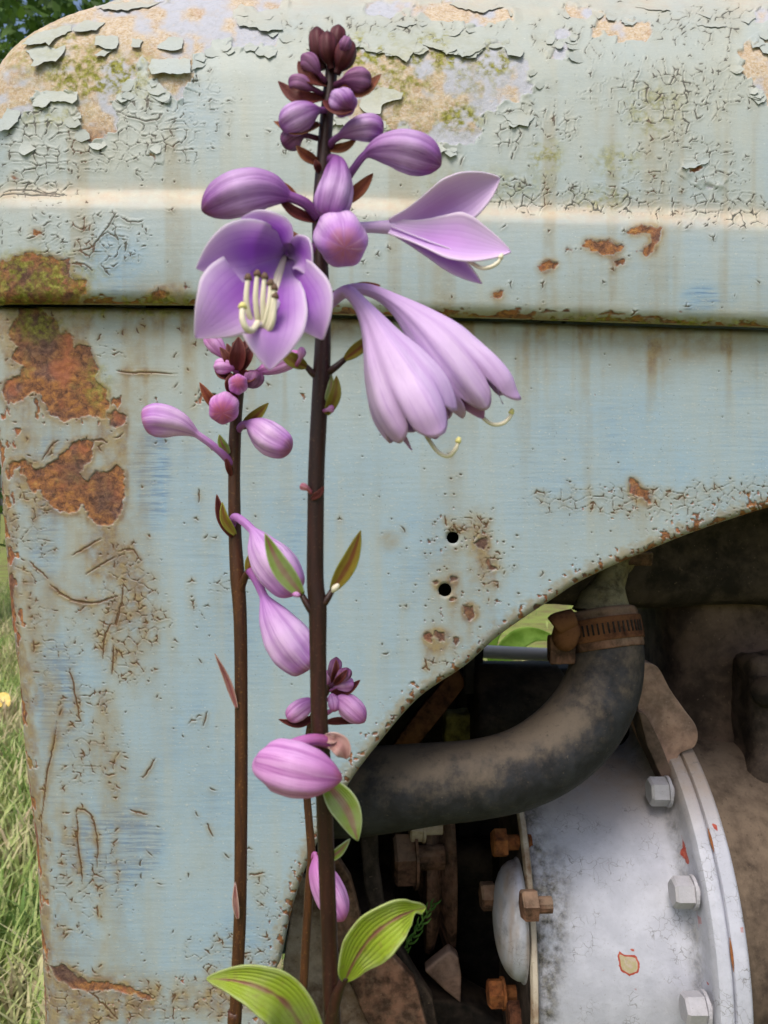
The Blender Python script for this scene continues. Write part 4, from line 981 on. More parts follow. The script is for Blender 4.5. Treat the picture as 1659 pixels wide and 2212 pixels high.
def W(pts, Y):
    """(px, py[, dY in mm]) -> world points"""
    return [np.array(at(p[0], p[1], Y + (p[2] if len(p) > 2 else 0) * .001)) for p in pts]
def bud(parent, pts, width, Y, mat, ped=9, f=.25, name='bud', seg=36, blunt=.8, rib=.05, ball=False):
    """closed bud: a thin pedicel that swells into a ribbed, pointed body; width and ped in grid units"""
    P = W(pts, Y); C = catmull(P, 14); n = len(C); t = np.linspace(0, 1, n); u = Y / F; b = np.clip((t - f) / (1 - f), 0, 1)
    body = width / 2 * np.interp(b, [0, .12, .3, .5, .68, .82, .92, .97, 1], [0, .22, .66, .95, 1, .86, .55 * blunt + .1, .30 * blunt, .02])
    if ball: body = width / 2 * np.where(b < .5, np.sin(b * math.pi) ** .8, np.sqrt(np.clip(1 - ((b - .5) / .5) ** 2, 0, 1)))
    k = np.exp(-np.linspace(-2, 2, 9) ** 2); k /= k.sum(); body = body if ball else np.convolve(np.pad(body, 4, mode='edge'), k, 'valid')
    R = np.maximum(ped / 2 * (1 - .25 * t), body) * u; R[-1] = .02 * width * u
    return sweep(name, C, R, mat, parent, seg, 1, 6, [0, .02, .045, .05, .05, .05, .04, .02] if ball else [0, rib * .4, rib, rib, rib * 1.2, rib * 1.6, 1e-3])
def blade(name, parent, pts, width, mat, nrm=(0, -1, .15), cup=.35, rows=22, cols=13, prof=None, wave=0., thick=.0004, notch=None, twist=0., seed=0):
    """leaf or petal: centre line through world points, width in metres"""
    C = catmull(pts, max(3, rows // (len(pts) - 1))); n = len(C); t = np.linspace(0, 1, n)
    T = np.gradient(C, axis=0); T /= np.linalg.norm(T, axis=1, keepdims=True); N0 = np.array(nrm, float)
    pr = prof or [(0, .28), (.12, .6), (.30, .95), (.46, 1), (.64, .80), (.80, .46), (.92, .17), (1, .01)]
    w_ = width / 2 * np.interp(t, [p[0] for p in pr], [p[1] for p in pr])
    k = np.array([1, 2, 1]) / 4.; ws = np.convolve(np.pad(w_, 1, mode='edge'), k, 'valid'); ws[-1] = w_[-1]; w_ = ws
    V = []; at_ = []
    for i in range(n):
        nn = N0 - T[i] * (N0 @ T[i]); nn /= np.linalg.norm(nn) + 1e-9; s_ = np.cross(T[i], nn)
        a = twist * t[i]; nn, s_ = nn * math.cos(a) + s_ * math.sin(a), s_ * math.cos(a) - nn * math.sin(a)
        for j in range(cols):
            q = j / (cols - 1) * 2 - 1
            ph = cup * 1.4 * q
            lat = w_[i] * (math.sin(ph) / (cup * 1.4) if abs(cup) > .01 else q); up = w_[i] * ((1 - math.cos(ph)) / (cup * 1.4) if abs(cup) > .01 else 0)
            up += wave * w_[i] * math.sin(t[i] * 9 + seed + (2 if q > 0 else 0)) * abs(q) ** 2
            if notch and q * notch[2] > 0 and abs(t[i] - notch[0]) < notch[1]:
                lat *= 1 - .75 * math.cos((t[i] - notch[0]) / notch[1] * math.pi / 2)
            V.append(C[i] + s_ * lat + nn * up); at_.append((q, t[i], 0))
    Fc = [(i * cols + j, i * cols + j + 1, (i + 1) * cols + j + 1, (i + 1) * cols + j) for i in range(n - 1) for j in range(cols - 1)]
    o = mesh_obj(name, V, Fc, mat, parent, True, at_)
    if thick:
        md = o.modifiers.new('thickness', 'SOLIDIFY'); md.thickness = thick; md.offset = 0
    return o
def bract(parent, base, tip, width, Y, mat, bulge=0, dY=(0, -2, -3), cup=.55, name='bract', nrm=(0, -1, .2), **kw):
    """base and tip in grid units, bulge: sideways bow in grid units"""
    b = np.array(base, float); e = np.array(tip, float); d = e - b; s_ = np.array([-d[1], d[0]]) / (np.linalg.norm(d) + 1e-9); m = (b + e) / 2 + s_ * bulge
    return blade(name, parent, [np.array(at(b[0], b[1], Y + dY[0] * .001)), np.array(at(m[0], m[1], Y + dY[1] * .001)), np.array(at(e[0], e[1], Y + dY[2] * .001))], width * Y / F, mat, nrm, cup, 16, 9, **kw)
def stamen(parent, pts, Y, r=3.2, tip=None, name='stamen'):
    o = sweep(name, W(pts, Y), [r * Y / F] * (len(pts) - 1) + [r * .8 * Y / F], M_WHITEF, parent, 8, 6)
    if tip:
        e = W(pts, Y); d = e[-1] - e[-2]; d /= np.linalg.norm(d); q = e[-1]
        sweep('anther' if name == 'stamen' else 'stigma', [q - d * .0007, q, q + d * .0012], [r * 1.2 * Y / F, r * 1.5 * Y / F, r * .6 * Y / F], tip, o, 10, 3)
    return o

# ---------------- the tall dark stalk -------------------------------
YM = .285
s1 = empty('flower_stalk', 'tall dark maroon flower stalk with a big open lilac flower and drooping bells', 'flower', 'hosta flower stalks')
base1 = at(718, 2212, YM)
sp = [(base1.x + .012, YM + .02, -.01), (base1.x + .008, YM + .014, .25), (base1.x + .003, YM + .004, .46)]
sp += [tuple(at(x, y, YM)) for x, y in [(718,2212),(712,2050),(703,1800),(697,1650),(690,1560),(687,1420),(686,1310),(681,1250),(682,1100),(684,1000),(690,880),(695,800),(698,700),(694,600),(691,520),(692,440),(700,330),(708,230),(718,140),(722,105)]]
sr = [.0042, .0038, .0033] + [r * .5 * YM / F for r in (37,36,36,36,37,36,40,37,36,36,36,38,33,33,34,33,31,29,26,18)]
sweep('stem', sp, sr, M_STEM, s1, 20, 8)
Y = YM
# tight crown of young buds in their dark bracts
for b_, t_, w_, dy in (((699,150),(684,58),42,0), ((716,150),(707,68),40,-3), ((733,125),(732,54),38,3), ((727,160),(756,86),46,-4), ((706,120),(716,72),32,2)):
    bud(s1, [b_ + (dy,), ((b_[0] * .6 + t_[0] * .4) + (3 if t_[0] > b_[0] else -4), b_[1] * .6 + t_[1] * .4, dy - 1), t_ + (dy,)], w_, Y, bud_mat('maroon_tip', '3b1417', '4b1a1f', '6b3540', '38141a', '3b1218') if 'maroon_tip' not in bpy.data.materials else bpy.data.materials['maroon_tip'], 16, .05, blunt=.5)
bud(s1, [(735,118,-6),(744,100,-8),(750,84,-6)], 26, Y, B_DARK, 10, .05)
def bb(pts, w_, mat, ped=12, f=.22, **k): return bud(s1, pts, w_, Y, mat, ped, f, **k)
bb([(703,178,-2),(688,158,-4),(668,138,-4),(655,138,-3)], 44, B_DARK); bract(s1, (706,182), (644,132), 46, Y, L_MAROON, -10, (0,-5,-3))
bb([(725,185,-4),(748,172,-7),(775,172,-6),(800,178,-4)], 50, B_DARK, 14, .15); bract(s1, (722,190), (823,160), 42, Y, L_BROWN, 26, (0,-5,-2), .7)
bb([(700,205,0),(672,190,-4),(648,182,-4),(628,190,-2)], 44, B_DARK, 12, .2); bract(s1, (700,212), (601,175), 40, Y, L_MAROON, -22, (0,-6,-2), .7)
bb([(712,225,-4),(726,215,-9),(742,222,-13),(756,236,-15)], 56, B_MID, 14, .1); bract(s1, (706,218), (762,238), 44, Y, L_MAROON, 12, (-6,-15,-14), .8)
bb([(704,238,-3),(676,240,-6),(640,256,-7),(606,277,-5)], 62, B_MID, 14, .1); bract(s1, (690,268), (592,262), 34, Y, L_BROWN, -18, (0,-6,-2), .7)
bb([(690,300,2),(655,292,0),(632,300,-1),(612,318,0)], 46, B_DARK, 12, .2)
bb([(712,320,0),(722,302,-3),(760,282,-5),(800,276,-5),(828,286,-4)], 54, B_MID, 15, .25); bract(s1, (708,322), (770,300), 26, Y, L_BROWN, 10, (0,-2,-3))
bract(s1, (692,355), (640,314), 30, Y, L_BROWN, -6, (0,-4,-5)); bract(s1, (690,372), (680,344), 18, Y, L_MAROON, 0, (-2,-4,-4))
bb([(742,400,-3),(766,362,-5),(796,330,-6),(850,322,-7),(905,335,-6),(953,358,-5)], 84, B_MID, 17, .30)
bb([(716,345,-6),(728,352,-9),(727,400,-13),(716,445,-15),(707,476,-14)], 74, B_MID, 24, .05, blunt=.95)
bract(s1, (745,440), (806,374), 34, Y, L_BROWN, 4, (0,-2,-2)); bract(s1, (715,470), (752,455), 30, Y, L_MAROON, 6, (-4,-4,-2))
bb([(688,470,-2),(660,440,-4),(622,424,-5),(570,410,-7),(505,422,-8),(436,456,-7)], 92, B_MID, 24, .30)
bract(s1, (640,424), (582,382), 26, Y, L_BROWN, -3, (-4,-4,-3)); bract(s1, (684,478), (600,424), 28, Y, L_MAROON, -10, (-1,-4,-5))
bract(s1, (660,530), (602,488), 26, Y, L_BROWN, -3, (-2,-2,-1))
# round bud pointing at the viewer
bud(s1, [(700,500,-2),(712,496,-8),(730,508,-16),(742,526,-25),(745,536,-31)], 104, Y + .004, B_LITE, 26, .15, rib=.06, ball=True)
# open flower facing the viewer
f1 = sweep('flower', W([(688,550,0),(662,528,-3),(645,530,-7),(628,540,-11),(618,550,-14)], Y), [9 * Y / F, 10 * Y / F, 13 * Y / F, 19 * Y / F, 26 * Y / F], B_MID, s1, 24, 8, cap=False)
WP = [(0, .22), (.15, .45), (.35, .82), (.55, 1), (.66, .92), (.79, .60), (.90, .25), (1, .01)]
for pts, w_, nr, cu, sd in (([(620,545,-11),(598,512,-21),(560,492,-30),(520,472,-30)], 96, (.25, -1, -.75), .35, 1),
                            ([(614,548,-12),(570,540,-24),(500,550,-36),(424,580,-37)], 126, (.3, -1, -.45), .28, 2),
                            ([(612,556,-12),(560,595,-27),(490,662,-42),(422,730,-42)], 150, (.3, -1, .0), .22, 3),
                            ([(617,562,-12),(600,635,-28),(588,720,-41),(582,800,-41)], 132, (0, -1, .25), .22, 4),
                            ([(624,556,-11),(645,610,-24),(672,670,-33),(697,734,-32)], 122, (-.45, -1, .1), .28, 5),
                            ([(624,548,-11),(648,540,-19),(664,560,-25),(674,606,-26)], 74, (-.8, -.8, -.1), .5, 6)):
    blade('petal', f1, W(pts, Y), w_ * 1.12 * (Y - .03) / F, P_OPEN, nr, cu, 30, 17, WP, .14, .0005, seed=sd)
for x0, y0, x1, y1, tipm in ((560,610,536,600,1), (570,612,556,592,1), (580,615,572,598,1), (566,622,585,612,1), (572,628,592,622,1), (578,632,594,640,1)):
    stamen(f1, [(615,556,-12),(x0 + 14, y0 + 22, -28),(x0 - 8, y0 + 78, -36),((x0 + x1) / 2 - 6, y0 + 82, -40),(x1 - 4, y1 + 50, -42),(x1, y1, -42)], Y, 5.4, M_ANTH)
stamen(f1, [(615,556,-12),(582,640,-30),(552,705,-42),(535,712,-46),(524,690,-47),(524,662,-46)], Y, 6.0, M_YEL, 'pistil')
# flower seen from the side
f2 = sweep('flower', W([(700,505,2),(740,494,3),(800,491,5),(840,491,5),(878,493,6),(905,497,9)], Y), [12 * Y / F, 11 * Y / F, 12 * Y / F, 15 * Y / F, 18 * Y / F, 8 * Y / F], B_TUBE, s1, 24, 8, cap=False)
WP2 = [(0, .32), (.18, .46), (.36, .74), (.56, 1), (.70, .90), (.82, .60), (.92, .26), (1, .01)]
for pts, w_, nr, cu, mt_, sd in (([(870,492,8),(940,475,12),(1000,452,14),(1060,420,12)], 80, (-.2, -1, .6), .5, P_INNER, 1), ([(870,496,8),(940,522,12),(1000,540,14),(1055,560,12)], 90, (0, -1, .5), .5, P_INNER, 2),
                            ([(845,493,3),(925,512,0),(1010,528,-3),(1104,544,-1)], 112, (.1, -1, .30), .55, P_PALE, 3), ([(845,490,4),(920,464,1),(1000,424,-1),(1080,385,1)], 104, (.15, -1, -.45), .55, P_PALE, 4),
                            ([(845,495,3),(915,528,1),(985,566,0),(1041,613,1)], 52, (-.3, -.6, -.8), .5, P_OPEN, 5)):
    blade('petal', f2, W(pts, Y), w_ * 1.15 * Y / F, mt_, nr, cu, 30, 17, WP2, .08, .0005, seed=sd)
stamen(f2, [(980,540,0),(1030,575,-4),(1055,578,-5),(1075,568,-5),(1082,555,-5)], Y, 4.4, M_WHITEF, 'pistil')
bract(s1, (700,660), (745,632), 26, Y, L_MAROON, -6, (-2,-5,-5))
# two bells hanging together
def bell(parent, axis, Y, prof, notch, rot, lobes, seed=0, flare=None):
    """hanging bell: a tube that swells and ends in six pointed lobes, darker petals inside"""
    C = catmull(W(axis, Y), 16); T, A, B = frames(C); u = Y / F; n = len(C)
    L = np.concatenate([[0], np.cumsum(np.linalg.norm(np.diff(C, axis=0), axis=1))]); tot = L[-1]; L /= tot
    CC = catmull(np.array([(p[0], p[1] * u) for p in prof]), 12)
    def ring(sv, th, rk, inner):
        r = np.interp(sv, CC[:, 0], CC[:, 1]) * rk; sc_ = min(sv, 1.)
        c, a, b = (np.array([np.interp(sc_, L, M[:, k]) for k in range(3)]) for M in (C, A, B))
        if sv > 1: c = c + T[-1] * (sv - 1) * tot
        return c + r * (math.cos(th) * a + math.sin(th) * b)
    seg, rows = 96, 54; V = []; at_ = []
    for i in range(rows):
        for j in range(seg):
            th = 2 * math.pi * j / seg; k6 = int(((th + math.pi / 6) % (2 * math.pi)) / (math.pi / 3)) % 6
            w6 = abs(math.cos(3 * th)); top = notch + (lobes[k6] - notch) * w6 ** .55
            t = i / (rows - 1); sv = top * t ** 1.0
            e = max(0, (sv - notch * .8) / (1.05 - notch * .8)); fl_ = (flare or {}).get(k6, 0.)
            rk = 1 + .038 * math.cos(6 * th) * min(1, t * 2) + .018 * math.sin(12 * th + seed) * min(1, t * 2) + fl_ * e ** 1.6 * (.4 + .6 * w6) + (.05 if k6 % 2 else -.04) * e
            V.append(ring(sv, th + rot, rk, 0)); at_.append((math.cos(th), t * .92, math.sin(th)))
    Fc = [(i * seg + j, i * seg + (j + 1) % seg, (i + 1) * seg + (j + 1) % seg, (i + 1) * seg + j) for i in range(rows - 1) for j in range(seg)]
    o = mesh_obj('flower', V, Fc, B_TUBE, parent, True, at_)
    md = o.modifiers.new('thickness', 'SOLIDIFY'); md.thickness = .0005; md.offset = -1
    for k in range(3):
        V = []; at_ = []; R2, C2 = 18, 13
        for i in range(R2):
            t = i / (R2 - 1); sv = notch * .8 + (1.03 - notch * .8) * t; wn = np.interp(t, [0, .5, .8, .93, 1], [.9, .88, .74, .45, .1])
            for j in range(C2):
                q = j / (C2 - 1) * 2 - 1; th = rot + math.pi / 6 + k * 2 * math.pi / 3 + q * wn * .75
                V.append(ring(sv, th, .86 - .10 * t - .05 * (1 - q * q), 1)); at_.append((q, t, 0))
        mesh_obj('petal', V, [(i * C2 + j, i * C2 + j + 1, (i + 1) * C2 + j + 1, (i + 1) * C2 + j) for i in range(R2 - 1) for j in range(C2 - 1)], P_INNER, o, True, at_)
    return o
f4 = bell(s1, [(702,668,-1),(740,630,-2),(800,628,-1),(870,668,-1),(950,745,-1),(1020,835,0),(1050,880,1)], Y, [(0,10),(.16,12),(.34,18),(.50,40),(.66,64),(.80,72),(.92,64),(1.0,50),(1.1,38)], .885, .35, [1.0,.98,.95,.96,1.0,1.05], 1, {0: .20, 5: .75, 1: .1})
stamen(f4, [(1030,890,0),(1060,915,-2),(1085,915,-3),(1102,900,-3),(1105,890,-3)], Y, 4.6, M_YEL, 'pistil')
f3 = bell(s1, [(702,668,-2),(738,634,-6),(760,636,-9),(800,690,-11),(845,780,-13),(895,880,-14),(925,940,-14)], Y, [(0,10),(.12,13),(.28,17),(.46,38),(.62,66),(.78,84),(.90,80),(1.0,64),(1.1,50)], .89, .15, [.98,.95,.95,.97,.96,1.04], 3, {0: .15, 5: .55, 1: .05, 4: .1})
stamen(f3, [(920,940,-14),(945,975,-17),(968,985,-18),(984,970,-19),(990,952,-19)], Y, 4.6, M_YEL, 'pistil')
bract(s1, (745,634), (822,616), 26, Y, L_BROWN, -4, (0,2,2))
# spent nodes
def node(base, mid, tip, w_, mat, bul=0):
    sweep('pedicel', W([base, ((base[0] + mid[0]) / 2, (base[1] + mid[1]) / 2 + 3, -1), mid], Y), [9 * Y / F, 8 * Y / F, 6 * Y / F], M_STEM, s1, 12, 4)
    return bract(s1, mid, tip, w_, Y, mat, bul, (-1,-3,-3), .6)
node((694,812), (745,776), (812,716), 32, L_OLIVE, 4); node((692,818), (662,792), (603,752), 36, L_OLIVE, -6)
bud(s1, [(640,790,-3),(648,775,-5),(652,762,-5),(650,752,-4)], 18, Y, B_PINK, 8, .2, name='bud')
bract(s1, (706,895), (727,812), 30, Y, L_OLIVE, 8, (-3,-6,-3), .7); bract(s1, (704,880), (716,808), 20, Y, L_GREEN, 4, (-1,-2,0), .5)
bud(s1, [(700,888,-3),(712,884,-6),(722,884,-6)], 16, Y, B_PINK, 8, .2)
bud(s1, [(672,1064,-2),(662,1054,-4),(648,1049,-4)], 17, Y, bud_mat('pink_stub', 'b0586c', 'c9768c', 'd898a8', 'c46078', 'b0506c'), 10, .2, blunt=1.2); bract(s1, (672,1078), (700,1050), 16, Y, L_MAROON, 4, (-3,-4,-3))
node((690,1315), (718,1275), (779,1146), 42, L_OLIVE, 8); sweep('scar', W([(718,1278,-5),(724,1270,-6),(732,1262,-6)], Y), [3 * Y / F, 8 * Y / F, 3 * Y / F], M_WHITEF, s1, 10, 3)
node((684,1335), (652,1285), (572,1152), 48, L_GREEN, -8); sweep('scar', W([(632,1285,-5),(640,1284,-6),(648,1288,-6)], Y), [3 * Y / F, 7 * Y / F, 3 * Y / F], B_PINK, s1, 10, 3)
# low bud on its bent neck, with its bracts
bud(s1, [(712,1604,-4),(680,1598,-8),(640,1606,-11),(592,1632,-14),(577,1645,-15),(600,1652,-17),(660,1668,-18),(739,1682,-16)], 108, Y, B_PINK, 26, .42, blunt=.7)
bract(s1, (708,1598), (748,1640), 52, Y, L_DRY, -12, (-4,-8,-7), .8, wave=.4); bract(s1, (700,1590), (735,1595), 22, Y, L_DRY, 4, (-5,-7,-6))
bract(s1, (704,1690), (773,1817), 66, Y, L_GREEN, -12, (-6,-9,-9), .5); bract(s1, (704,1860), (756,1812), 22, Y, L_GREEN, 4, (0,0,0))
# leafy bracts low on the stalk
sweep('leaf_stalk', W([(708,2240,-1),(722,2170,-3),(735,2132,-5),(748,2110,-6)], Y), [14 * Y / F, 13 * Y / F, 10 * Y / F, 7 * Y / F], M_STEM, s1, 12, 4)
blade('leaf', s1, W([(745,2118,-6),(768,2070,-9),(805,2020,-12),(852,1985,-12),(890,1968,-8),(920,1960,-4)], Y), 108 * Y / F, L_LEAF, (.25, -1, .25), .55, 40, 17, [(0,.12),(.1,.5),(.3,.95),(.45,1),(.62,.8),(.78,.42),(.9,.22),(1,.02)], .12, .0006, notch=(.83,.07,1), seed=2)
blade('leaf', s1, W([(690,2330,6),(665,2245,2),(620,2170,-6),(565,2135,-9),(505,2118,-8),(446,2114,-4)], Y), 112 * Y / F, L_LEAF, (-.1, -1, .55), .6, 40, 17, [(0,.2),(.15,.8),(.35,1),(.55,.95),(.75,.62),(.9,.26),(1,.02)], .10, .0006, seed=5)

# ---------------- the slimmer stalk beside it ------------------------
YL = .36; Y = YL
s2 = empty('flower_stalk', 'slim brown flower stalk with pink buds whose crown hides behind the open flower', 'flower', 'hosta flower stalks')
b2 = at(505, 2212, YL)
sweep('stem', [(b2.x - .01, YL + .01, -.01), (b2.x - .005, YL + .005, .25)] + [tuple(at(x, y, YL)) for x, y in [(503,2290),(508,2212),(514,2080),(519,1950),(521,1700),(521,1500),(519,1340),(513,1245),(508,1160),(506,1050),(507,960),(511,890),(516,830),(514,780),(510,740)]],
      [.0040, .0036] + [r * .5 * YL / F for r in (27,27,27,27,28,28,29,32,28,26,27,25,24,26,18)], M_STEM2, s2, 18, 8)
def b2_(pts, w_, mat, ped=10, f=.22, **k): return bud(s2, pts, w_, Y, mat, ped, f, **k)
b2_([(500,795,2),(482,765,0),(462,740,0),(450,722,1)], 40, B_PINK, 12, .1)
for b_, t_, w_, d in (((508,800),(490,742),26,-3), ((512,800),(515,728),44,-6), ((520,800),(545,742),34,-2), ((505,800),(475,750),24,-5), ((516,790),(530,735),30,0)): bract(s2, b_, t_, w_, Y, L_MAROON, 2, (d, d - 3, d - 2), .8)
b2_([(515,808,-3),(500,795,-6),(482,792,-6),(466,796,-4)], 36, B_PINK, 10, .1); bract(s2, (505,815), (464,790), 26, Y, L_MAROON, -8, (-4,-6,-4), .8)
b2_([(520,835,0),(540,826,-4),(548,815,-5),(552,800,-5)], 46, B_DARK, 14, .05); bract(s2, (515,812), (556,800), 36, Y, L_MAROON, 10, (-4,-8,-6), .8)
b2_([(510,842,-3),(512,836,-8),(515,828,-14),(514,826,-18)], 40, B_PINK, 14, .1, ball=True); bract(s2, (502,850), (500,806), 26, Y, L_MAROON, -4, (-5,-8,-7), .8)
b2_([(520,812,2),(560,802,0),(605,785,-2),(656,764,-3)], 40, B_PINK, 12, .18)
bract(s2, (508,868), (500,842), 22, Y, L_MAROON, 0, (-4,-6,-5))
bract(s2, (472,886), (431,826), 24, Y, L_BROWN, -2, (0,-3,-3)); b2_([(506,886,-3),(496,874,-7),(486,878,-13),(481,888,-19),(480,892,-22)], 62, B_PINK, 14, .12, ball=True)
b2_([(506,1010,0),(478,978,-4),(440,948,-7),(390,918,-10),(340,908,-11),(309,912,-11)], 74, B_LITE, 18, .40, blunt=1.1); bract(s2, (494,980), (473,938), 22, Y, L_GREEN, -3, (-3,-5,-5)); bract(s2, (500,1030), (486,985), 14, Y, L_MAROON, 0, (-2,-4,-4))
bract(s2, (522,925), (580,870), 30, Y, L_OLIVE, 3, (-1,-2,-2)); b2_([(510,936,0),(528,916,-3),(556,926,-6),(590,952,-10),(629,972,-12)], 68, B_LITE, 16, .22, blunt=1.1)
bract(s2, (502,1160), (468,1068), 28, Y, L_MAROON, -6, (-3,-5,-6), .8); bract(s2, (508,1155), (480,1085), 24, Y, L_OLIVE, -8, (-6,-8,-8), .8)
b2_([(498,1150,0),(508,1118,-5),(545,1145,-9),(572,1190,-12),(605,1235,-14),(640,1285,-15)], 92, B_LITE, 20, .34, name='flower', blunt=1.1)
sweep('pedicel', W([(516,1290,0),(528,1250,-3),(540,1232,-6)], Y), [9 * Y / F, 8 * Y / F, 7 * Y / F], M_STEM2, s2, 12, 4); bract(s2, (536,1240), (560,1180), 26, Y, L_OLIVE, -4, (-2,-1,0))
b2_([(540,1232,-6),(556,1258,-9),(580,1310,-12),(610,1365,-14),(642,1410,-15),(672,1444,-15)], 100, B_LITE, 20, .25, name='flower', blunt=1.15)
bract(s2, (512,1530), (464,1412), 17, Y, L_DRY, 4, (-3,-4,-7), .8); bract(s2, (514,1985), (508,1905), 16, Y, L_DRY, -2, (-5,-6,-6), .8)

# ---------------- the short young stalk behind ------------------------
YS = .37; Y = YS
s3 = empty('flower_stalk', 'short young flower stalk with tight plum buds partly behind the dark stalk', 'flower', 'hosta flower stalks')
b3 = at(650, 2212, YS)
sweep('stem', [(b3.x - .012, YS + .012, -.01), (b3.x - .006, YS + .006, .22)] + [tuple(at(x, y, YS)) for x, y in [(646,2290),(652,2200),(660,2050),(668,1920),(673,1850),(668,1780),(662,1700),(664,1620),(672,1560),(690,1520),(706,1490),(716,1465)]],
      [.0034, .0030] + [r * .5 * YS / F for r in (19,19,19,20,19,17,16,15,15,16,16,12)], M_STEM2, s3, 16, 8)
def b3_(pts, w_, mat, ped=8, f=.2, **k): return bud(s3, pts, w_, Y, mat, ped, f, **k)
mt = bpy.data.materials['maroon_tip']
b3_([(712,1478,0),(716,1460,-2),(724,1440,-3),(727,1419,-2)], 30, B_DARK, 10, .1, blunt=.5); b3_([(714,1482,-2),(730,1470,-6),(745,1455,-7),(749,1442,-6)], 30, B_DARK, 10, .1, blunt=.5)
b3_([(706,1486,0),(710,1465,-1),(714,1448,0)], 26, B_PINK, 8, .1); b3_([(714,1492,-1),(732,1482,-4),(750,1478,-5),(762,1478,-4)], 32, B_PINK, 8, .1); bract(s3, (716,1498), (778,1469), 24, Y, L_MAROON, 8, (-2,-6,-4), .8)
bract(s3, (718,1475), (726,1424), 18, Y, L_MAROON, 4, (-4,-7,-5), .8); bract(s3, (722,1478), (750,1446), 18, Y, L_MAROON, 2, (-7,-11,-9), .8)
b3_([(708,1512,-1),(716,1505,-5),(722,1520,-8),(722,1538,-9)], 26, B_PINK, 8, .1)
b3_([(684,1530,0),(672,1520,-3),(645,1535,-6),(622,1556,-6)], 44, B_PINK, 9, .12); bract(s3, (682,1548), (602,1554), 22, Y, L_MAROON, -12, (0,-5,-4), .8)
b3_([(700,1545,0),(722,1530,-3),(738,1516,-5),(760,1532,-7),(788,1560,-7)], 50, B_PINK, 10, .25); bract(s3, (704,1560), (770,1562), 18, Y, L_MAROON, -4, (-1,-3,-3), .6)
b3_([(664,1640,0),(645,1660,-2),(625,1690,-3),(616,1716,-3)], 44, B_PINK, 10, .2)
b3_([(672,1868,0),(680,1845,-2),(690,1880,-4),(715,1935,-6),(742,1990,-7)], 66, B_PINK, 12, .25); bract(s3, (672,1868), (688,1842), 14, Y, L_MAROON, 0, (0,-2,-3))
# ------------------------------------------------------------------ ground, grass, tree, small plants
s = NT('lawn_soil'); o = s.obj(); n1 = s.noise(4, 6, .65, o); n2 = s.noise(60, 5, .6, o)
c = s.mix(s.rng(n1, .38, .62), '6f6a45', '7f9048'); c = s.mix(s.rng(n2, .5, .7, 0, .6), c, '9a8560'); s.bump(n2, .6, .01)
M_SOIL = s.fin(c, .95, .1)
nx = 60; gxs = np.concatenate([np.linspace(-140, -8, 12)[:-1], np.linspace(-8, 8, 41), np.linspace(8, 140, 12)[1:]]); gys = np.concatenate([np.linspace(-60, -2, 8)[:-1], np.linspace(-2, 12, 36), np.linspace(12, 260, 14)[1:]])
GX, GY = np.meshgrid(gxs, gys); GZ = .03 * (fbm(GX * .6 + 50, GY * .6 + 50, 201, 3) - .5) * np.exp(-(np.hypot(GX, GY) / 30) ** 2) - .012
R_, C_ = GX.shape; idg = np.arange(R_ * C_).reshape(R_, C_)
g = mesh_obj('ground', np.stack([GX, GY, GZ], -1).reshape(-1, 3), [tuple(int(v) for v in q) for q in np.stack([idg[:-1, :-1], idg[:-1, 1:], idg[1:, 1:], idg[1:, :-1]], -1).reshape(-1, 4)], M_SOIL)
g['kind'] = 'structure'
# grass blades: three quads each, bent
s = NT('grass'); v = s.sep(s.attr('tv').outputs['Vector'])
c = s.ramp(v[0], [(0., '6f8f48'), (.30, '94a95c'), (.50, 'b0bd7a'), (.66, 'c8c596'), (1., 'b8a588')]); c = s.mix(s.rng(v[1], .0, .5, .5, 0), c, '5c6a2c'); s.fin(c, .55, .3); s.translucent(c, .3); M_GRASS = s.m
NB = 46000; r_ = np.random.default_rng(7)
gyv = .75 + 7.5 * r_.random(NB) ** 1.7
ctr = -.455 * gyv; gxv = ctr + r_.normal(0, 1, NB) * (.22 + .16 * gyv)
m2 = r_.random(NB) < .22; gxv = np.where(m2, r_.uniform(-2.2, 1.8, NB), gxv); gyv = np.where(m2, r_.uniform(1.08, 4, NB), gyv)
inside = (gxv > -.28) & (gxv < 1.0) & (gyv > .45) & (gyv < 1.06); gxv = gxv[~inside]; gyv = gyv[~inside]; NB = len(gxv)
hgt = (.045 + .06 * r_.random(NB)) * (.6 + .8 * fbm(gxv * 3 + 90, gyv * 3 + 40, 211, 3)); wd_ = .0022 + .0022 * r_.random(NB)
ang = r_.uniform(0, 2 * math.pi, NB); lean = r_.uniform(.15, 1.1, NB) * hgt; dry = np.clip(fbm(gxv * 5, gyv * 5, 221, 3) * 1.1 + r_.normal(0, .20, NB) - .05, 0, 1)
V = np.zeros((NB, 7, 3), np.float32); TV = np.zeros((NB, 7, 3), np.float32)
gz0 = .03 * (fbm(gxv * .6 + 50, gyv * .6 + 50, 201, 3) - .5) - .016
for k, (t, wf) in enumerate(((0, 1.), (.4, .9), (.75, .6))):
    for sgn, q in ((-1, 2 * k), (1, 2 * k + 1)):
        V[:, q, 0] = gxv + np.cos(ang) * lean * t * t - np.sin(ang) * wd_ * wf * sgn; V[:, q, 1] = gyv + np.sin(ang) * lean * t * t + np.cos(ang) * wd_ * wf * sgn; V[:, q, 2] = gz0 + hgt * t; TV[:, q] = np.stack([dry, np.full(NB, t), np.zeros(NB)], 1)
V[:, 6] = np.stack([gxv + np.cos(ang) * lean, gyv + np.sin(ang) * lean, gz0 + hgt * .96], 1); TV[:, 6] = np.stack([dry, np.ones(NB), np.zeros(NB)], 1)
off = (np.arange(NB) * 7)[:, None]
tri = np.concatenate([off + np.array(q) for q in ((0, 1, 3), (0, 3, 2), (2, 3, 5), (2, 5, 4), (4, 5, 6))], 0)
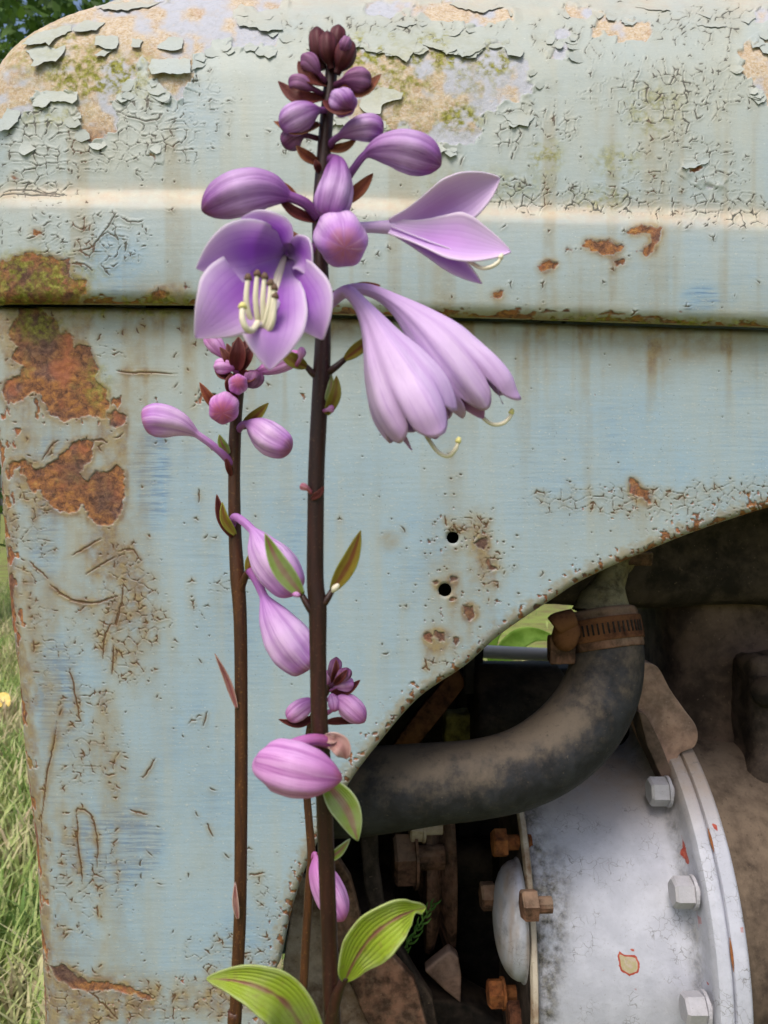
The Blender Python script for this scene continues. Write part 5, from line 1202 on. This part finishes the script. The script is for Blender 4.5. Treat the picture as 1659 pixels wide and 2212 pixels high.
me = bpy.data.meshes.new('grass'); me.vertices.add(NB * 7); me.vertices.foreach_set('co', V.ravel()); me.loops.add(tri.size); me.loops.foreach_set('vertex_index', tri.astype(np.int32).ravel())
me.polygons.add(len(tri)); me.polygons.foreach_set('loop_start', np.arange(0, tri.size, 3, dtype=np.int32)); a_ = me.attributes.new('tv', 'FLOAT_VECTOR', 'POINT'); a_.data.foreach_set('vector', TV.ravel())
me.materials.append(M_GRASS); me.update(calc_edges=True); me.validate()
go = bpy.data.objects.new('grass', me); sc.collection.objects.link(go); go['kind'] = 'stuff'; go['label'] = 'short green lawn grass with dry straw patches'; go['category'] = 'grass'
# a fallen yellow leaf in the grass
def simple_mat(n, c1, c2, sc_=60, tr=0.):
    s = NT(n); c = s.mix(s.rng(s.noise(sc_, 4, .6), .35, .65), c1, c2); s.fin(c, .6, .25)
    if tr: s.translucent(c, tr)
    return s.m
yl = blade('fallen_leaf', None, [np.array(at(-12, 1520, 3.0)) + np.array([0, 0, -.01]), np.array(at(6, 1515, 3.0)), np.array(at(26, 1522, 3.0)) + np.array([0, -.02, 0])], .07, simple_mat('yellow_leaf', 'd0b45a', 'e2cd86'), (0, -.8, .6), .3, 12, 7)
tag(yl, 'yellow fallen leaf lying in the grass beside the tractor nose', 'leaf')
# tree with pale gaps beyond the tractor
tree = empty('garden_tree', 'dark green leafy tree on the lawn beyond the rounded bonnet corner', 'tree')
tc = Vector((-2.75, 5.6, 0))
sweep('trunk', [tuple(tc + Vector(v)) for v in ((0, 0, -.05), (.05, .02, 1.0), (-.05, 0, 2.0), (.0, .05, 3.2), (.05, 0, 4.6))], [.13, .11, .09, .06, .02], simple_mat('bark', '3e342b', '6a5a4a', 20), tree, 14, 5)
for k in range(9):
    a = k * 2.4; z0 = 1.6 + .3 * k; L = 1.25 - .06 * k
    sweep('limb', [tuple(tc + Vector(v)) for v in ((0, 0, z0), (math.cos(a) * L * .5, math.sin(a) * L * .5, z0 + .35), (math.cos(a) * L, math.sin(a) * L, z0 + .55))], [.045, .03, .008], bpy.data.materials['bark'], tree, 8, 4)
NLf = 15000; r_ = np.random.default_rng(23)
cl = r_.normal(0, 1, (90, 3)) * np.array([.62, .62, .95]) + np.array([0, 0, 3.3]); ci = r_.integers(0, 90, NLf)
pc = cl[ci] + r_.normal(0, .20, (NLf, 3)); sz = .028 + .03 * r_.random(NLf)
d1_ = r_.normal(0, 1, (NLf, 3)); d1_ /= np.linalg.norm(d1_, axis=1, keepdims=True); d2_ = np.cross(d1_, r_.normal(0, 1, (NLf, 3))); d2_ /= np.linalg.norm(d2_, axis=1, keepdims=True)
V = np.stack([pc - d1_ * sz[:, None], pc + d2_ * sz[:, None] * .5, pc + d1_ * sz[:, None], pc - d2_ * sz[:, None] * .5], 1) + np.array(tc)
mesh_obj('crown', V.reshape(-1, 3), [(4 * k, 4 * k + 1, 4 * k + 2, 4 * k + 3) for k in range(NLf)], simple_mat('tree_leaf', '33501f', '5f7f35', 3, .25), tree, False)
# feathery weed growing up inside the engine bay
weed = empty('feathery_weed', 'small feathery green weed growing among the rusty struts', 'weed')
MW = simple_mat('weed_green', '3f6a2c', '6f9a48', 80, .2); YW = .76
sweep('stem', [(.03, YW + .01, -.01), (.025, YW + .005, .12)] + [tuple(at(x, y, YW)) for x, y in ((856,2330),(852,2150),(858,2085),(885,2030),(912,1990),(935,1955))], [.0014, .0013, .0012, .0012, .001, .0009, .0008, .0004], MW, weed, 8, 6)
sweep('stem', [tuple(at(x, y, YW)) for x, y in ((858,2085),(868,2050),(858,2010),(850,1985))], [.0009, .0008, .0006, .0003], MW, weed, 8, 5)
r2 = random.Random(9)
for (ax, ay, bx, by, n) in ((862,2075,936,1953,17), (864,2060,850,1985,8)):
    for k in range(n):
        t = (k + 1) / n; x = ax + (bx - ax) * t; y = ay + (by - ay) * t; sg = -1 if k % 2 else 1
        L = 26 * (.6 + .6 * r2.random()); a = math.atan2(by - ay, bx - ax) + sg * r2.uniform(.5, .9)
        sweep('leaflet', [tuple(at(x, y, YW)), tuple(at(x + math.cos(a) * L * .5, y + math.sin(a) * L * .5, YW - .002)), tuple(at(x + math.cos(a - sg * .3) * L, y + math.sin(a - sg * .3) * L, YW - .003))], [.0009, .0011, .0003], MW, weed, 6, 3)
# a broad leaf on the far side, seen through the bay
fl_ = empty('leafy_plant', 'bright green broad leaf glimpsed through the engine bay above the pale rail', 'plant')
blade('leaf', fl_, W([(1060,1470),(1100,1400),(1150,1372),(1215,1385)], 1.25), .034, simple_mat('bright_leaf', '7fae3a', 'a6cf5a', 40, .35), (0, -1, .6), .3, 20, 9)
blade('leaf', fl_, W([(1080,1480),(1060,1390),(1090,1340),(1130,1310)], 1.30), .022, bpy.data.materials['bright_leaf'], (0, -1, .3), .3, 20, 9)
q = at(1070, 1470, 1.27); sweep('stalk', [(q.x + .03, 1.27, -.01), (q.x + .01, 1.27, .3), tuple(q)], [.004, .004, .003], MW, fl_, 8, 5)
